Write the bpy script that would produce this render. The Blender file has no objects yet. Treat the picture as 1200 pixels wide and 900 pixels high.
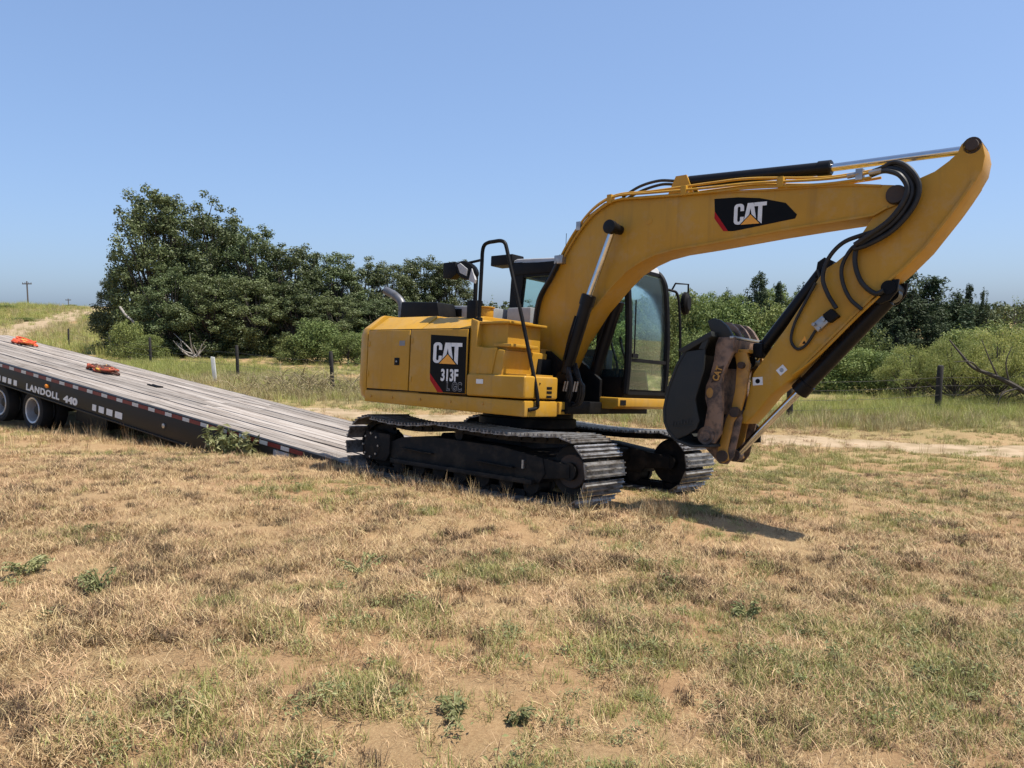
import bpy, bmesh, math, random
import numpy as np
from mathutils import Matrix, Vector
R = math.radians
rng = random.Random(7)
nrg = np.random.default_rng(11)
scene = bpy.context.scene
C = scene.collection

# ------------------------------------------------------------------ camera, sky, sun, exposure
CAM_Z = 2.04
cam_d = bpy.data.cameras.new('camera')
cam = bpy.data.objects.new('camera', cam_d); C.objects.link(cam)
cam.location = (0, 0, CAM_Z)
cam.rotation_euler = (R(90) - math.atan(86 / 900), 0, 0)
cam_d.sensor_width = 36.0; cam_d.lens = 27.0
cam_d.clip_start = 0.05; cam_d.clip_end = 5000
scene.camera = cam
SUN_EL, SUN_AZ = R(66.5), R(98.0)          # azimuth clockwise from +Y (the view direction)
sun_dir = Vector((math.sin(SUN_AZ) * math.cos(SUN_EL), math.cos(SUN_AZ) * math.cos(SUN_EL), math.sin(SUN_EL)))
world = bpy.data.worlds.new('World'); scene.world = world; world.use_nodes = True
wn = world.node_tree.nodes; wl = world.node_tree.links
sky = wn.new('ShaderNodeTexSky'); sky.sky_type = 'NISHITA'; sky.sun_disc = False
sky.sun_elevation = SUN_EL; sky.sun_rotation = SUN_AZ
sky.altitude = 0; sky.air_density = 0.9; sky.dust_density = 1.5; sky.ozone_density = 4.0
gm = wn.new('ShaderNodeGamma'); gm.inputs['Gamma'].default_value = 0.56         # a hazy sky: softer contrast all round
vm_ = wn.new('ShaderNodeVectorMath'); vm_.operation = 'MULTIPLY'; vm_.inputs[1].default_value = (1.0, 1.22, 1.58)
wl.new(sky.outputs[0], gm.inputs['Color']); wl.new(gm.outputs[0], vm_.inputs[0]); wl.new(vm_.outputs[0], wn['Background'].inputs['Color'])
wn['Background'].inputs['Strength'].default_value = 0.15
sl = bpy.data.lights.new('sun', 'SUN'); sl.energy = 4.8; sl.angle = R(0.55); sl.color = (1.0, 0.95, 0.87)
so = bpy.data.objects.new('sun', sl); C.objects.link(so)
so.rotation_euler = (-sun_dir).to_track_quat('-Z', 'Y').to_euler()
so.location = (20, 5, 40)
vs = scene.view_settings
vs.view_transform = 'Standard'; vs.look = 'None'; vs.exposure = 0.6; vs.gamma = 1.0; vs.use_curve_mapping = False
scene.render.engine = 'CYCLES'
scene.cycles.max_bounces = 5; scene.cycles.diffuse_bounces = 2; scene.cycles.glossy_bounces = 3; scene.cycles.transmission_bounces = 3; scene.cycles.transparent_max_bounces = 12

# ------------------------------------------------------------------ materials
MATS = {}
def nodes_of(m):
    return m.node_tree.nodes, m.node_tree.links
def mat(name, col, rough=0.6, metal=0.0, col2=None, scale=6.0, detail=5.0, bump=0.0, bscale=None, spec=0.5, lo=0.35, hi=0.7, coat=0.0):
    """Principled with two base colours mixed by noise, a little bump and uneven gloss."""
    if name in MATS: return MATS[name]
    m = bpy.data.materials.new(name); m.use_nodes = True; n, l = nodes_of(m)
    b = n['Principled BSDF']; b.inputs['Metallic'].default_value = metal
    b.inputs['Specular IOR Level'].default_value = spec; b.inputs['Coat Weight'].default_value = coat
    tc = n.new('ShaderNodeTexCoord')
    nz = n.new('ShaderNodeTexNoise'); nz.inputs['Scale'].default_value = scale; nz.inputs['Detail'].default_value = detail
    nz.inputs['Roughness'].default_value = 0.62
    l.new(tc.outputs['Object'], nz.inputs['Vector'])
    rp = n.new('ShaderNodeValToRGB'); rp.color_ramp.elements[0].position = lo; rp.color_ramp.elements[1].position = hi
    c2 = col2 if col2 else tuple(min(1, c * 0.82) for c in col)
    rp.color_ramp.elements[0].color = (*col, 1); rp.color_ramp.elements[1].color = (*c2, 1)
    l.new(nz.outputs['Fac'], rp.inputs['Fac']); l.new(rp.outputs['Color'], b.inputs['Base Color'])
    mr = n.new('ShaderNodeMapRange'); mr.inputs['To Min'].default_value = max(0.02, rough - 0.1); mr.inputs['To Max'].default_value = min(1, rough + 0.12)
    l.new(nz.outputs['Fac'], mr.inputs['Value']); l.new(mr.outputs[0], b.inputs['Roughness'])
    if bump:
        nb = n.new('ShaderNodeTexNoise'); nb.inputs['Scale'].default_value = bscale or scale * 4; nb.inputs['Detail'].default_value = 4
        l.new(tc.outputs['Object'], nb.inputs['Vector'])
        bp = n.new('ShaderNodeBump'); bp.inputs['Strength'].default_value = bump; bp.inputs['Distance'].default_value = 0.02
        l.new(nb.outputs['Fac'], bp.inputs['Height']); l.new(bp.outputs[0], b.inputs['Normal'])
    MATS[name] = m; return m
def leaf_mat(name, cols, trans=0.3, rough=0.6):
    m = bpy.data.materials.new(name); m.use_nodes = True; n, l = nodes_of(m)
    b = n['Principled BSDF']; out = n['Material Output']
    b.inputs['Roughness'].default_value = rough; b.inputs['Specular IOR Level'].default_value = 0.25
    g = n.new('ShaderNodeNewGeometry'); oi = n.new('ShaderNodeObjectInfo')
    rp = n.new('ShaderNodeValToRGB'); el = rp.color_ramp.elements
    el[0].position = 0; el[0].color = (*cols[0], 1); el[1].position = 1; el[1].color = (*cols[-1], 1)
    for i, c in enumerate(cols[1:-1]):
        e = el.new((i + 1) / (len(cols) - 1)); e.color = (*c, 1)
    l.new(g.outputs['Random Per Island'], rp.inputs['Fac'])
    hs = n.new('ShaderNodeHueSaturation')
    mr = n.new('ShaderNodeMapRange'); mr.inputs['To Min'].default_value = 0.8; mr.inputs['To Max'].default_value = 1.25
    l.new(oi.outputs['Random'], mr.inputs['Value']); l.new(mr.outputs[0], hs.inputs['Value'])
    mh = n.new('ShaderNodeMapRange'); mh.inputs['To Min'].default_value = 0.485; mh.inputs['To Max'].default_value = 0.515
    ma = n.new('ShaderNodeMath'); ma.operation = 'FRACT'; mb = n.new('ShaderNodeMath'); mb.operation = 'MULTIPLY'; mb.inputs[1].default_value = 7.31
    l.new(oi.outputs['Random'], mb.inputs[0]); l.new(mb.outputs[0], ma.inputs[0]); l.new(ma.outputs[0], mh.inputs['Value']); l.new(mh.outputs[0], hs.inputs['Hue'])
    l.new(rp.outputs[0], hs.inputs['Color']); l.new(hs.outputs[0], b.inputs['Base Color'])
    if trans:
        t = n.new('ShaderNodeBsdfTranslucent'); mx = n.new('ShaderNodeMixShader'); mx.inputs[0].default_value = trans
        l.new(hs.outputs[0], t.inputs['Color']); l.new(b.outputs[0], mx.inputs[1]); l.new(t.outputs[0], mx.inputs[2]); l.new(mx.outputs[0], out.inputs['Surface'])
    MATS[name] = m; return m
def glass_mat():
    m = bpy.data.materials.new('cab_glass'); m.use_nodes = True; n, l = nodes_of(m)
    n.remove(n['Principled BSDF']); out = n['Material Output']
    t = n.new('ShaderNodeBsdfTransparent'); t.inputs['Color'].default_value = (0.88, 0.95, 0.93, 1)
    g = n.new('ShaderNodeBsdfGlossy'); g.inputs['Roughness'].default_value = 0.03; g.inputs['Color'].default_value = (0.9, 0.95, 0.95, 1)
    d = n.new('ShaderNodeBsdfDiffuse'); d.inputs['Color'].default_value = (0.45, 0.52, 0.5, 1)   # dust film
    lw = n.new('ShaderNodeLayerWeight'); lw.inputs['Blend'].default_value = 0.13
    mx = n.new('ShaderNodeMixShader'); mx2 = n.new('ShaderNodeMixShader'); mx2.inputs[0].default_value = 0.025
    l.new(lw.outputs['Fresnel'], mx.inputs[0]); l.new(t.outputs[0], mx.inputs[1]); l.new(g.outputs[0], mx.inputs[2])
    l.new(mx.outputs[0], mx2.inputs[1]); l.new(d.outputs[0], mx2.inputs[2]); l.new(mx2.outputs[0], out.inputs['Surface'])
    return m
def sec(name, *a, **k): return mat(name, *a, **k)
YEL = mat('machine_yellow', (0.475, 0.25, 0.022), 0.44, col2=(0.415, 0.212, 0.019), scale=2.2, bump=0.03, bscale=60, lo=0.3, hi=0.75, spec=0.3)
def add_dust(m, dust, amount, scale):
    n, l = nodes_of(m); b = n['Principled BSDF']; src = b.inputs['Base Color'].links[0].from_socket; tc = n.new('ShaderNodeTexCoord')
    nz = n.new('ShaderNodeTexNoise'); nz.inputs['Scale'].default_value = scale; nz.inputs['Detail'].default_value = 9; nz.inputs['Roughness'].default_value = 0.72; l.new(tc.outputs['Object'], nz.inputs['Vector'])
    mp = n.new('ShaderNodeMapping'); mp.inputs['Scale'].default_value = (9, 9, 0.8); l.new(tc.outputs['Object'], mp.inputs['Vector'])
    n2 = n.new('ShaderNodeTexNoise'); n2.inputs['Scale'].default_value = 1.6; n2.inputs['Detail'].default_value = 6; l.new(mp.outputs[0], n2.inputs['Vector'])
    r1 = n.new('ShaderNodeMapRange'); r1.inputs['From Min'].default_value = 0.5; r1.inputs['From Max'].default_value = 0.78; r1.inputs['To Max'].default_value = amount; l.new(nz.outputs['Fac'], r1.inputs['Value'])
    r2 = n.new('ShaderNodeMapRange'); r2.inputs['From Min'].default_value = 0.55; r2.inputs['From Max'].default_value = 0.75; r2.inputs['To Max'].default_value = amount * 0.6; l.new(n2.outputs['Fac'], r2.inputs['Value'])
    m1 = n.new('ShaderNodeMixRGB'); m1.inputs[2].default_value = (*dust, 1); l.new(r1.outputs[0], m1.inputs[0]); l.new(src, m1.inputs[1])
    m2 = n.new('ShaderNodeMixRGB'); m2.inputs[2].default_value = (0.20, 0.115, 0.035, 1); l.new(r2.outputs[0], m2.inputs[0]); l.new(m1.outputs[0], m2.inputs[1]); l.new(m2.outputs[0], b.inputs['Base Color'])
add_dust(YEL, (0.40, 0.29, 0.15), 0.5, 5.0)
YELW = mat('worn_yellow', (0.46, 0.23, 0.038), 0.5, col2=(0.19, 0.10, 0.04), scale=4.5, lo=0.5, hi=0.72, bump=0.06, bscale=40)
BLK = mat('black_paint', (0.005, 0.005, 0.006), 0.5, col2=(0.012, 0.011, 0.010), scale=5, spec=0.12)
CYL = mat('cylinder_black', (0.005, 0.005, 0.006), 0.36, col2=(0.010, 0.009, 0.009), scale=5, spec=0.2)
RUB = mat('rubber_hose', (0.009, 0.009, 0.009), 0.5, col2=(0.024, 0.022, 0.02), scale=12, spec=0.35)
CHR = mat('chrome_rod', (0.62, 0.62, 0.62), 0.16, metal=1.0, col2=(0.5, 0.5, 0.5))
STL = mat('bare_steel', (0.42, 0.41, 0.39), 0.38, metal=0.85, col2=(0.28, 0.26, 0.24), scale=9)
UND = mat('undercarriage_black', (0.008, 0.008, 0.008), 0.65, col2=(0.045, 0.035, 0.025), scale=5.5, spec=0.2, lo=0.45, hi=0.75, bump=0.1, bscale=30)
SHOE = mat('track_shoe_steel', (0.38, 0.365, 0.345), 0.38, metal=0.5, col2=(0.085, 0.068, 0.052), scale=11, bump=0.15, bscale=45)
RUST = mat('rusty_idler', (0.032, 0.021, 0.015), 0.75, col2=(0.06, 0.038, 0.026), scale=7, bump=0.15)
THB = mat('worn_rusty_paint', (0.23, 0.14, 0.088), 0.65, col2=(0.06, 0.042, 0.033), scale=9, lo=0.42, hi=0.6, bump=0.3, bscale=35)
BKT = mat('bucket_grey_black', (0.017, 0.019, 0.018), 0.55, col2=(0.026, 0.026, 0.023), scale=3.5, bump=0.05, spec=0.3)
GLS = glass_mat()
GRY = mat('grey_panel', (0.30, 0.31, 0.32), 0.5, col2=(0.22, 0.23, 0.24))
ROOFM = mat('cab_roof_grey', (0.42, 0.42, 0.42), 0.5, col2=(0.34, 0.34, 0.33))
EXH = mat('exhaust_steel', (0.16, 0.16, 0.165), 0.45, metal=0.6, col2=(0.09, 0.085, 0.08), scale=10)
WHT = mat('decal_white', (0.72, 0.72, 0.70), 0.45, col2=(0.6, 0.6, 0.58), scale=12)
DBK = mat('decal_black', (0.004, 0.004, 0.004), 0.5, col2=(0.006, 0.006, 0.006), spec=0.1)
DRD = mat('decal_red', (0.36, 0.010, 0.010), 0.5, col2=(0.30, 0.010, 0.010), spec=0.15)
DOR = mat('decal_amber', (0.80, 0.34, 0.02), 0.4, col2=(0.75, 0.3, 0.02))
DGY = mat('decal_grey', (0.22, 0.22, 0.22), 0.45)
MIR = mat('mirror_glass', (0.8, 0.82, 0.85), 0.06, metal=1.0, col2=(0.75, 0.77, 0.8))
SEAT = mat('seat_fabric', (0.018, 0.018, 0.019), 0.85, col2=(0.05, 0.05, 0.05))
INT = mat('cab_interior', (0.10, 0.10, 0.105), 0.7, col2=(0.07, 0.07, 0.07))
DUSTY = mat('dusty_plate', (0.20, 0.17, 0.12), 0.8, col2=(0.08, 0.07, 0.06), scale=8)
TRB = mat('trailer_black', (0.009, 0.0085, 0.008), 0.5, col2=(0.018, 0.015, 0.012), scale=3.5, bump=0.03, spec=0.3)
TYR = mat('tyre_rubber', (0.010, 0.010, 0.010), 0.85, col2=(0.022, 0.02, 0.018), scale=9, bump=0.1)
RIM = mat('painted_rim', (0.58, 0.58, 0.60), 0.35, metal=0.4, col2=(0.42, 0.41, 0.4), scale=8)
DISC = mat('wheel_disc_grey', (0.10, 0.10, 0.105), 0.5, metal=0.3, col2=(0.05, 0.048, 0.045))  # darker than the rim: shade inside the dish put into the colour
TRED = mat('reflector_red', (0.17, 0.006, 0.010), 0.4, col2=(0.11, 0.006, 0.009), scale=20)
TWHT = mat('reflector_white', (0.55, 0.55, 0.54), 0.35, col2=(0.42, 0.42, 0.4), scale=20)
LORG = mat('marker_lens_orange', (0.85, 0.26, 0.01), 0.25, col2=(0.8, 0.22, 0.01))
STRAP = mat('orange_strap', (0.62, 0.06, 0.02), 0.65, col2=(0.5, 0.10, 0.02), scale=14)
STRAPD = mat('dull_orange_strap', (0.34, 0.055, 0.02), 0.75, col2=(0.2, 0.05, 0.02), scale=14)
STRAPY = mat('yellow_strap', (0.62, 0.36, 0.05), 0.7, col2=(0.5, 0.25, 0.05), scale=14)
CHAIN = mat('chain_rust', (0.14, 0.06, 0.035), 0.6, metal=0.4, col2=(0.06, 0.035, 0.025), scale=30)
POST = mat('weathered_post', (0.028, 0.023, 0.019), 0.9, col2=(0.014, 0.012, 0.011), scale=8, bump=0.4)
PVC = mat('white_post', (0.62, 0.62, 0.58), 0.6, col2=(0.5, 0.49, 0.44), scale=5)
WIRE = mat('fence_wire', (0.18, 0.15, 0.13), 0.6, metal=0.5)
POLE = mat('utility_pole_wood', (0.12, 0.10, 0.09), 0.9, col2=(0.08, 0.07, 0.06))
BARK = mat('bark', (0.085, 0.068, 0.052), 0.95, col2=(0.045, 0.036, 0.028), scale=7, bump=0.5)
DEAD = mat('dead_wood', (0.36, 0.33, 0.29), 0.95, col2=(0.22, 0.19, 0.16), scale=7, bump=0.4)
OAKL = leaf_mat('oak_leaf', [(0.062, 0.08, 0.028), (0.108, 0.132, 0.048), (0.175, 0.195, 0.09)], 0.2, 0.42)
CEDL = leaf_mat('cedar_needle', [(0.034, 0.054, 0.022), (0.058, 0.082, 0.034), (0.088, 0.11, 0.05)], 0.15)
BRTL = leaf_mat('bright_leaf', [(0.10, 0.135, 0.034), (0.175, 0.215, 0.06), (0.26, 0.29, 0.10)], 0.3)
MESL = leaf_mat('feathery_leaf', [(0.22, 0.25, 0.06), (0.31, 0.33, 0.095), (0.40, 0.385, 0.15)], 0.4)
WEEDL = leaf_mat('weed_leaf', [(0.15, 0.16, 0.06), (0.22, 0.225, 0.09), (0.30, 0.285, 0.14)], 0.2)
BROWN = leaf_mat('brown_blade', [(0.05, 0.033, 0.02), (0.10, 0.065, 0.036), (0.17, 0.115, 0.062)], 0.0, 0.7)
MEAD = leaf_mat('meadow_blade', [(0.18, 0.21, 0.045), (0.27, 0.295, 0.068), (0.36, 0.365, 0.105), (0.44, 0.39, 0.17)], 0.3, 0.6)
MEADD = leaf_mat('meadow_dry_blade', [(0.27, 0.22, 0.095), (0.37, 0.31, 0.15), (0.47, 0.40, 0.21)], 0.2, 0.6)
DRYL = leaf_mat('dry_weed', [(0.22, 0.16, 0.09), (0.32, 0.25, 0.14), (0.42, 0.34, 0.2)], 0.2)
STRAW = leaf_mat('straw_blade', [(0.14, 0.08, 0.037), (0.31, 0.195, 0.092), (0.455, 0.31, 0.152), (0.59, 0.44, 0.24)], 0.0, 0.65)
GRNB = leaf_mat('green_blade', [(0.16, 0.175, 0.042), (0.245, 0.25, 0.066), (0.34, 0.32, 0.11), (0.44, 0.36, 0.17)], 0.15, 0.6)

# ------------------------------------------------------------------ mesh helpers
def cr(pts, n=6):
    """Catmull-Rom through points."""
    P = [Vector(p) for p in pts]; P = [P[0] * 2 - P[1]] + P + [P[-1] * 2 - P[-2]]; o = []
    for i in range(1, len(P) - 2):
        for k in range(n):
            t = k / n; a, b, c, d = P[i - 1], P[i], P[i + 1], P[i + 2]
            o.append(0.5 * ((2 * b) + (c - a) * t + (2 * a - 5 * b + 4 * c - d) * t * t + (3 * b - a - 3 * c + d) * t ** 3))
    o.append(P[-2]); return o
class G:
    def __init__(s): s.v = []; s.f = []
    def add(s, v, f):
        k = len(s.v); s.v += [tuple(p) for p in v]; s.f += [tuple(i + k for i in q) for q in f]; return s
    def box(s, x0, x1, y0, y1, z0, z1):
        return s.add([(x0, y0, z0), (x1, y0, z0), (x1, y1, z0), (x0, y1, z0), (x0, y0, z1), (x1, y0, z1), (x1, y1, z1), (x0, y1, z1)],
                     [(0, 3, 2, 1), (4, 5, 6, 7), (0, 1, 5, 4), (1, 2, 6, 5), (2, 3, 7, 6), (3, 0, 4, 7)])
    def prism(s, poly, y0, y1):
        n = len(poly); v = [(x, y0, z) for x, z in poly] + [(x, y1, z) for x, z in poly]
        return s.add(v, [tuple(range(n)), tuple(range(2 * n - 1, n - 1, -1))] + [(i, i + n, (i + 1) % n + n, (i + 1) % n) for i in range(n)])
    def prismx(s, poly, x0, x1):
        n = len(poly); v = [(x0, y, z) for y, z in poly] + [(x1, y, z) for y, z in poly]
        return s.add(v, [tuple(range(n)), tuple(range(2 * n - 1, n - 1, -1))] + [(i, i + n, (i + 1) % n + n, (i + 1) % n) for i in range(n)])
    def rings(s, rs, cap=True):
        n = len(rs[0]); v = [p for r in rs for p in r]; f = []
        for k in range(len(rs) - 1):
            for i in range(n):
                j = (i + 1) % n; f.append((k * n + i, k * n + j, (k + 1) * n + j, (k + 1) * n + i))
        if cap: f += [tuple(range(n - 1, -1, -1)), tuple(range((len(rs) - 1) * n, len(rs) * n))]
        return s.add(v, f)
    def cyl(s, p0, p1, r0, r1=None, n=16):
        return s.pipe([p0, p1], [r0, r0 if r1 is None else r1], n)
    def pipe(s, pts, rad, n=8):
        P = [Vector(p) for p in pts]
        if not isinstance(rad, (list, tuple)): rad = [rad] * len(P)
        rs = []; u = None
        for i, p in enumerate(P):
            t = (P[min(i + 1, len(P) - 1)] - P[max(i - 1, 0)]).normalized()
            if u is None: u = t.orthogonal().normalized()
            u = (u - t * u.dot(t)).normalized(); w = t.cross(u)
            rs.append([p + (u * math.cos(2 * math.pi * k / n) + w * math.sin(2 * math.pi * k / n)) * rad[i] for k in range(n)])
        return s.rings(rs)
    def lathe_y(s, cx, cz, prof, n=24):
        """profile of (y, r) turned about an axis along Y through (cx, cz)."""
        return s.rings([[(cx + r * math.cos(2 * math.pi * k / n), y, cz + r * math.sin(2 * math.pi * k / n)) for k in range(n)] for y, r in prof])
    def mesh(s, name, m, bevel=0.0, seg=2, ang=32):
        me = bpy.data.meshes.new(name); me.from_pydata(s.v, [], s.f); me.update()
        bm = bmesh.new(); bm.from_mesh(me); bmesh.ops.recalc_face_normals(bm, faces=bm.faces)
        if bevel:
            es = [e for e in bm.edges if len(e.link_faces) == 2 and e.calc_face_angle(0) > R(28)]
            bmesh.ops.bevel(bm, geom=es, offset=bevel, segments=seg, profile=0.6, affect='EDGES', clamp_overlap=True)
        bm.to_mesh(me); bm.free()
        me.polygons.foreach_set('use_smooth', [True] * len(me.polygons)); me.set_sharp_from_angle(angle=R(ang))
        me.materials.append(m); return me
    def build(s, name, m, parent=None, bevel=0.0, seg=2, ang=32):
        return link(name, s.mesh(name, m, bevel, seg, ang), parent)
def link(name, me, parent=None, mw=None):
    o = bpy.data.objects.new(name, me); C.objects.link(o)
    if parent: o.parent = parent
    if mw is not None: o.matrix_basis = mw
    return o
def tag(o, label, cat, group=None):
    o['label'] = label; o['category'] = cat
    if group: o['group'] = group
    return o
def empty(name, label, cat, loc=(0, 0, 0), group=None, mw=None):
    o = bpy.data.objects.new(name, None); C.objects.link(o); o.empty_display_size = 0.3
    if mw is not None: o.matrix_basis = mw
    else: o.location = loc
    return tag(o, label, cat, group)
def text_obj(name, body, m, parent, mw, size, bold=0.0, sx=1.0, thick=0.002, spacing=1.0):
    cu = bpy.data.curves.new(name, 'FONT'); cu.body = body; cu.size = size; cu.offset = bold; cu.extrude = thick; cu.space_character = spacing
    tmp = bpy.data.objects.new(name + '_curve', cu); C.objects.link(tmp)
    dg = bpy.context.evaluated_depsgraph_get(); me = bpy.data.meshes.new_from_object(tmp.evaluated_get(dg))
    bpy.data.objects.remove(tmp); bpy.data.curves.remove(cu)
    xs = [v.co.x for v in me.vertices]; ys = [v.co.y for v in me.vertices]; x0 = min(xs); y0 = min(ys)
    for v in me.vertices: v.co.x = (v.co.x - x0) * sx; v.co.y -= y0
    me.materials.clear(); me.materials.append(m); me.name = name
    return link(name, me, parent, mw)
def side_frame(x, y, z, tilt=0.0):
    """text frame on a face looking to -Y: text x to +X, text up to +Z."""
    return Matrix.Translation((x, y, z)) @ Matrix.Rotation(-tilt, 4, 'Y') @ Matrix.Rotation(R(90), 4, 'X')

# ------------------------------------------------------------------ terrain
def sm(a, b, x):
    t = np.clip((x - a) / (b - a), 0, 1); return t * t * (3 - 2 * t)
_lat = np.random.default_rng(5).random((256, 256))
def vnoise(x, y):
    xi = np.floor(x).astype(int); yi = np.floor(y).astype(int); fx = x - xi; fy = y - yi
    fx = fx * fx * (3 - 2 * fx); fy = fy * fy * (3 - 2 * fy); g = lambda a, b: _lat[a % 256, b % 256]
    return (g(xi, yi) * (1 - fx) + g(xi + 1, yi) * fx) * (1 - fy) + (g(xi, yi + 1) * (1 - fx) + g(xi + 1, yi + 1) * fx) * fy
def fbm(x, y, o=4):
    r = 0; a = 0.5
    for k in range(o): r = r + a * vnoise(x * 2 ** k + 17.3 * k, y * 2 ** k + 9.1 * k); a *= 0.5
    return r / (1 - 0.5 ** o)
def hgt(x, y):
    x = np.asarray(x, float); y = np.asarray(y, float)
    hx = -0.2 * np.tanh(x / 4.4) * (1 - 0.6 * sm(15, 30, y))
    hy = np.where(y < 7, 0.223 + (7 - y) * 0.03, np.where(y < 12, -0.095 * (y - 9.35), -0.252 - 0.25 * (1 - np.exp(-(np.maximum(y, 12) - 12) / 3.0))))
    hill = 3.3 * np.exp(-((x + 80) / 42) ** 2) * sm(48, 108, y) * (1 - 0.5 * sm(160, 400, y))
    far = 0.8 * sm(70, 240, y) * sm(-10, 60, x)
    return -0.07 + hx + hy + hill + far
def hn(x, y):
    x = np.asarray(x, float); y = np.asarray(y, float)
    near = 1 - 0.7 * sm(14, 40, y)
    calm = 1 - 0.75 * np.exp(-(((x - 0.2) / 3.2) ** 2 + ((y - 9.3) / 2.6) ** 2) ** 2)
    return hgt(x, y) + (fbm(x * 0.7, y * 0.7, 2) - 0.5) * 0.09 * near * calm + (fbm(x * 3.1 + 40, y * 3.1, 3) - 0.5) * 0.07 * near * calm
def H(x, y): return float(hn(np.array([x]), np.array([y]))[0])
def axis(dense0, dense1, step, lo, hi, grow=1.16):
    a = list(np.arange(dense0, dense1 + 1e-6, step)); s = step
    while a[-1] < hi: s *= grow; a.append(a[-1] + s)
    s = step
    while a[0] > lo: s *= grow; a.insert(0, a[0] - s)
    return np.array(a)
xs = axis(-13, 13, 0.16, -1500, 1500); ys = axis(1.0, 22, 0.16, -60, 2600)
X, Y = np.meshgrid(xs, ys); Z = hn(X, Y)
verts = np.stack([X.ravel(), Y.ravel(), Z.ravel()], 1); nx_, ny_ = len(xs), len(ys)
ii = np.arange(ny_ - 1)[:, None] * nx_ + np.arange(nx_ - 1)[None, :]
faces = np.stack([ii, ii + 1, ii + 1 + nx_, ii + nx_], -1).reshape(-1, 4)
def ground_mat():
    m = bpy.data.materials.new('dry_field_soil'); m.use_nodes = True; n, l = nodes_of(m); b = n['Principled BSDF']
    b.inputs['Roughness'].default_value = 0.95; b.inputs['Specular IOR Level'].default_value = 0.15
    tc = n.new('ShaderNodeTexCoord')
    def noise(sc, det, rough=0.6):
        k = n.new('ShaderNodeTexNoise'); k.inputs['Scale'].default_value = sc; k.inputs['Detail'].default_value = det; k.inputs['Roughness'].default_value = rough
        l.new(tc.outputs['Object'], k.inputs['Vector']); return k
    def ramp(src, a, ca, c, cc):
        r = n.new('ShaderNodeValToRGB'); r.color_ramp.elements[0].position = a; r.color_ramp.elements[0].color = (*ca, 1)
        r.color_ramp.elements[1].position = c; r.color_ramp.elements[1].color = (*cc, 1); l.new(src, r.inputs['Fac']); return r
    n1 = noise(0.55, 6); n2 = noise(9, 9, 0.75); n3 = noise(60, 6, 0.8); n4 = noise(0.12, 4)
    soil = ramp(n2.outputs['Fac'], 0.3, (0.22, 0.115, 0.055), 0.72, (0.49, 0.295, 0.15))
    straw = ramp(n3.outputs['Fac'], 0.35, (0.25, 0.16, 0.075), 0.7, (0.54, 0.395, 0.205))
    mx = n.new('ShaderNodeMixRGB'); f = ramp(n1.outputs['Fac'], 0.40, (0.25,) * 3, 0.60, (0.85,) * 3)
    l.new(f.outputs[0], mx.inputs[0]); l.new(soil.outputs[0], mx.inputs[1]); l.new(straw.outputs[0], mx.inputs[2])
    grn = ramp(n3.outputs['Fac'], 0.3, (0.13, 0.14, 0.045), 0.75, (0.30, 0.27, 0.11))
    sx = n.new('ShaderNodeSeparateXYZ'); l.new(tc.outputs['Object'], sx.inputs[0])
    mr = n.new('ShaderNodeMapRange'); mr.inputs['From Min'].default_value = 10.0; mr.inputs['From Max'].default_value = 19.0; mr.clamp = True
    l.new(sx.outputs['Y'], mr.inputs['Value'])
    gp = ramp(n4.outputs['Fac'], 0.42, (0.1,) * 3, 0.58, (0.75,) * 3); mm = n.new('ShaderNodeMath'); mm.operation = 'MULTIPLY'
    l.new(gp.outputs[0], mm.inputs[0]); l.new(mr.outputs[0], mm.inputs[1])
    mx2 = n.new('ShaderNodeMixRGB'); l.new(mm.outputs[0], mx2.inputs[0]); l.new(mx.outputs[0], mx2.inputs[1]); l.new(grn.outputs[0], mx2.inputs[2])
    l.new(mx2.outputs[0], b.inputs['Base Color'])
    bp = n.new('ShaderNodeBump'); bp.inputs['Strength'].default_value = 0.75; bp.inputs['Distance'].default_value = 0.03
    ad = n.new('ShaderNodeMath'); ad.operation = 'ADD'; l.new(n2.outputs['Fac'], ad.inputs[0]); l.new(n3.outputs['Fac'], ad.inputs[1])
    l.new(ad.outputs[0], bp.inputs['Height']); l.new(bp.outputs[0], b.inputs['Normal']); return m
me = bpy.data.meshes.new('ground'); me.from_pydata(verts.tolist(), [], faces.tolist()); me.update()
me.polygons.foreach_set('use_smooth', [True] * len(me.polygons)); me.materials.append(ground_mat())
ground = link('ground', me); ground['kind'] = 'structure'

# dirt track that runs behind the machine and off up the hill
ROAD = [(19, 12.6), (14, 13.6), (9.6, 14.6), (5.2, 16.1), (0.5, 17.2), (-3.8, 18.1), (-10, 21), (-20, 29.5), (-31, 45), (-40, 60), (-47, 73), (-52.5, 90), (-59, 110), (-68, 130)]
rc = cr([(x, y, 0) for x, y in ROAD], 14); rv = []; rf = []; NW = 11
for i, p in enumerate(rc):
    t = (rc[min(i + 1, len(rc) - 1)] - rc[max(i - 1, 0)]).normalized(); nrm = Vector((-t.y, t.x, 0))
    wd = 0.62 + 0.5 * float(fbm(np.array([i * 0.33]), np.array([3.3]), 3)[0]) + (1.0 if p.y > 30 else 0) * (p.y - 30) / 45
    for k in range(NW):
        u = (k / (NW - 1) - 0.5) * 2; jit = 0.16 * (float(fbm(np.array([i * 0.9 + 50 * (k > 5)]), np.array([k * 1.0]), 2)[0]) - 0.5)
        q = p + nrm * (u * wd + jit); rv.append((q.x, q.y, H(q.x, q.y) + 0.012 - 0.03 * (abs(u) > 0.95)))
for i in range(len(rc) - 1):
    for k in range(NW - 1): rf.append((i * NW + k, i * NW + k + 1, (i + 1) * NW + k + 1, (i + 1) * NW + k))
me = bpy.data.meshes.new('dirt_road'); me.from_pydata(rv, [], rf); me.update(); me.polygons.foreach_set('use_smooth', [True] * len(me.polygons))
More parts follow.
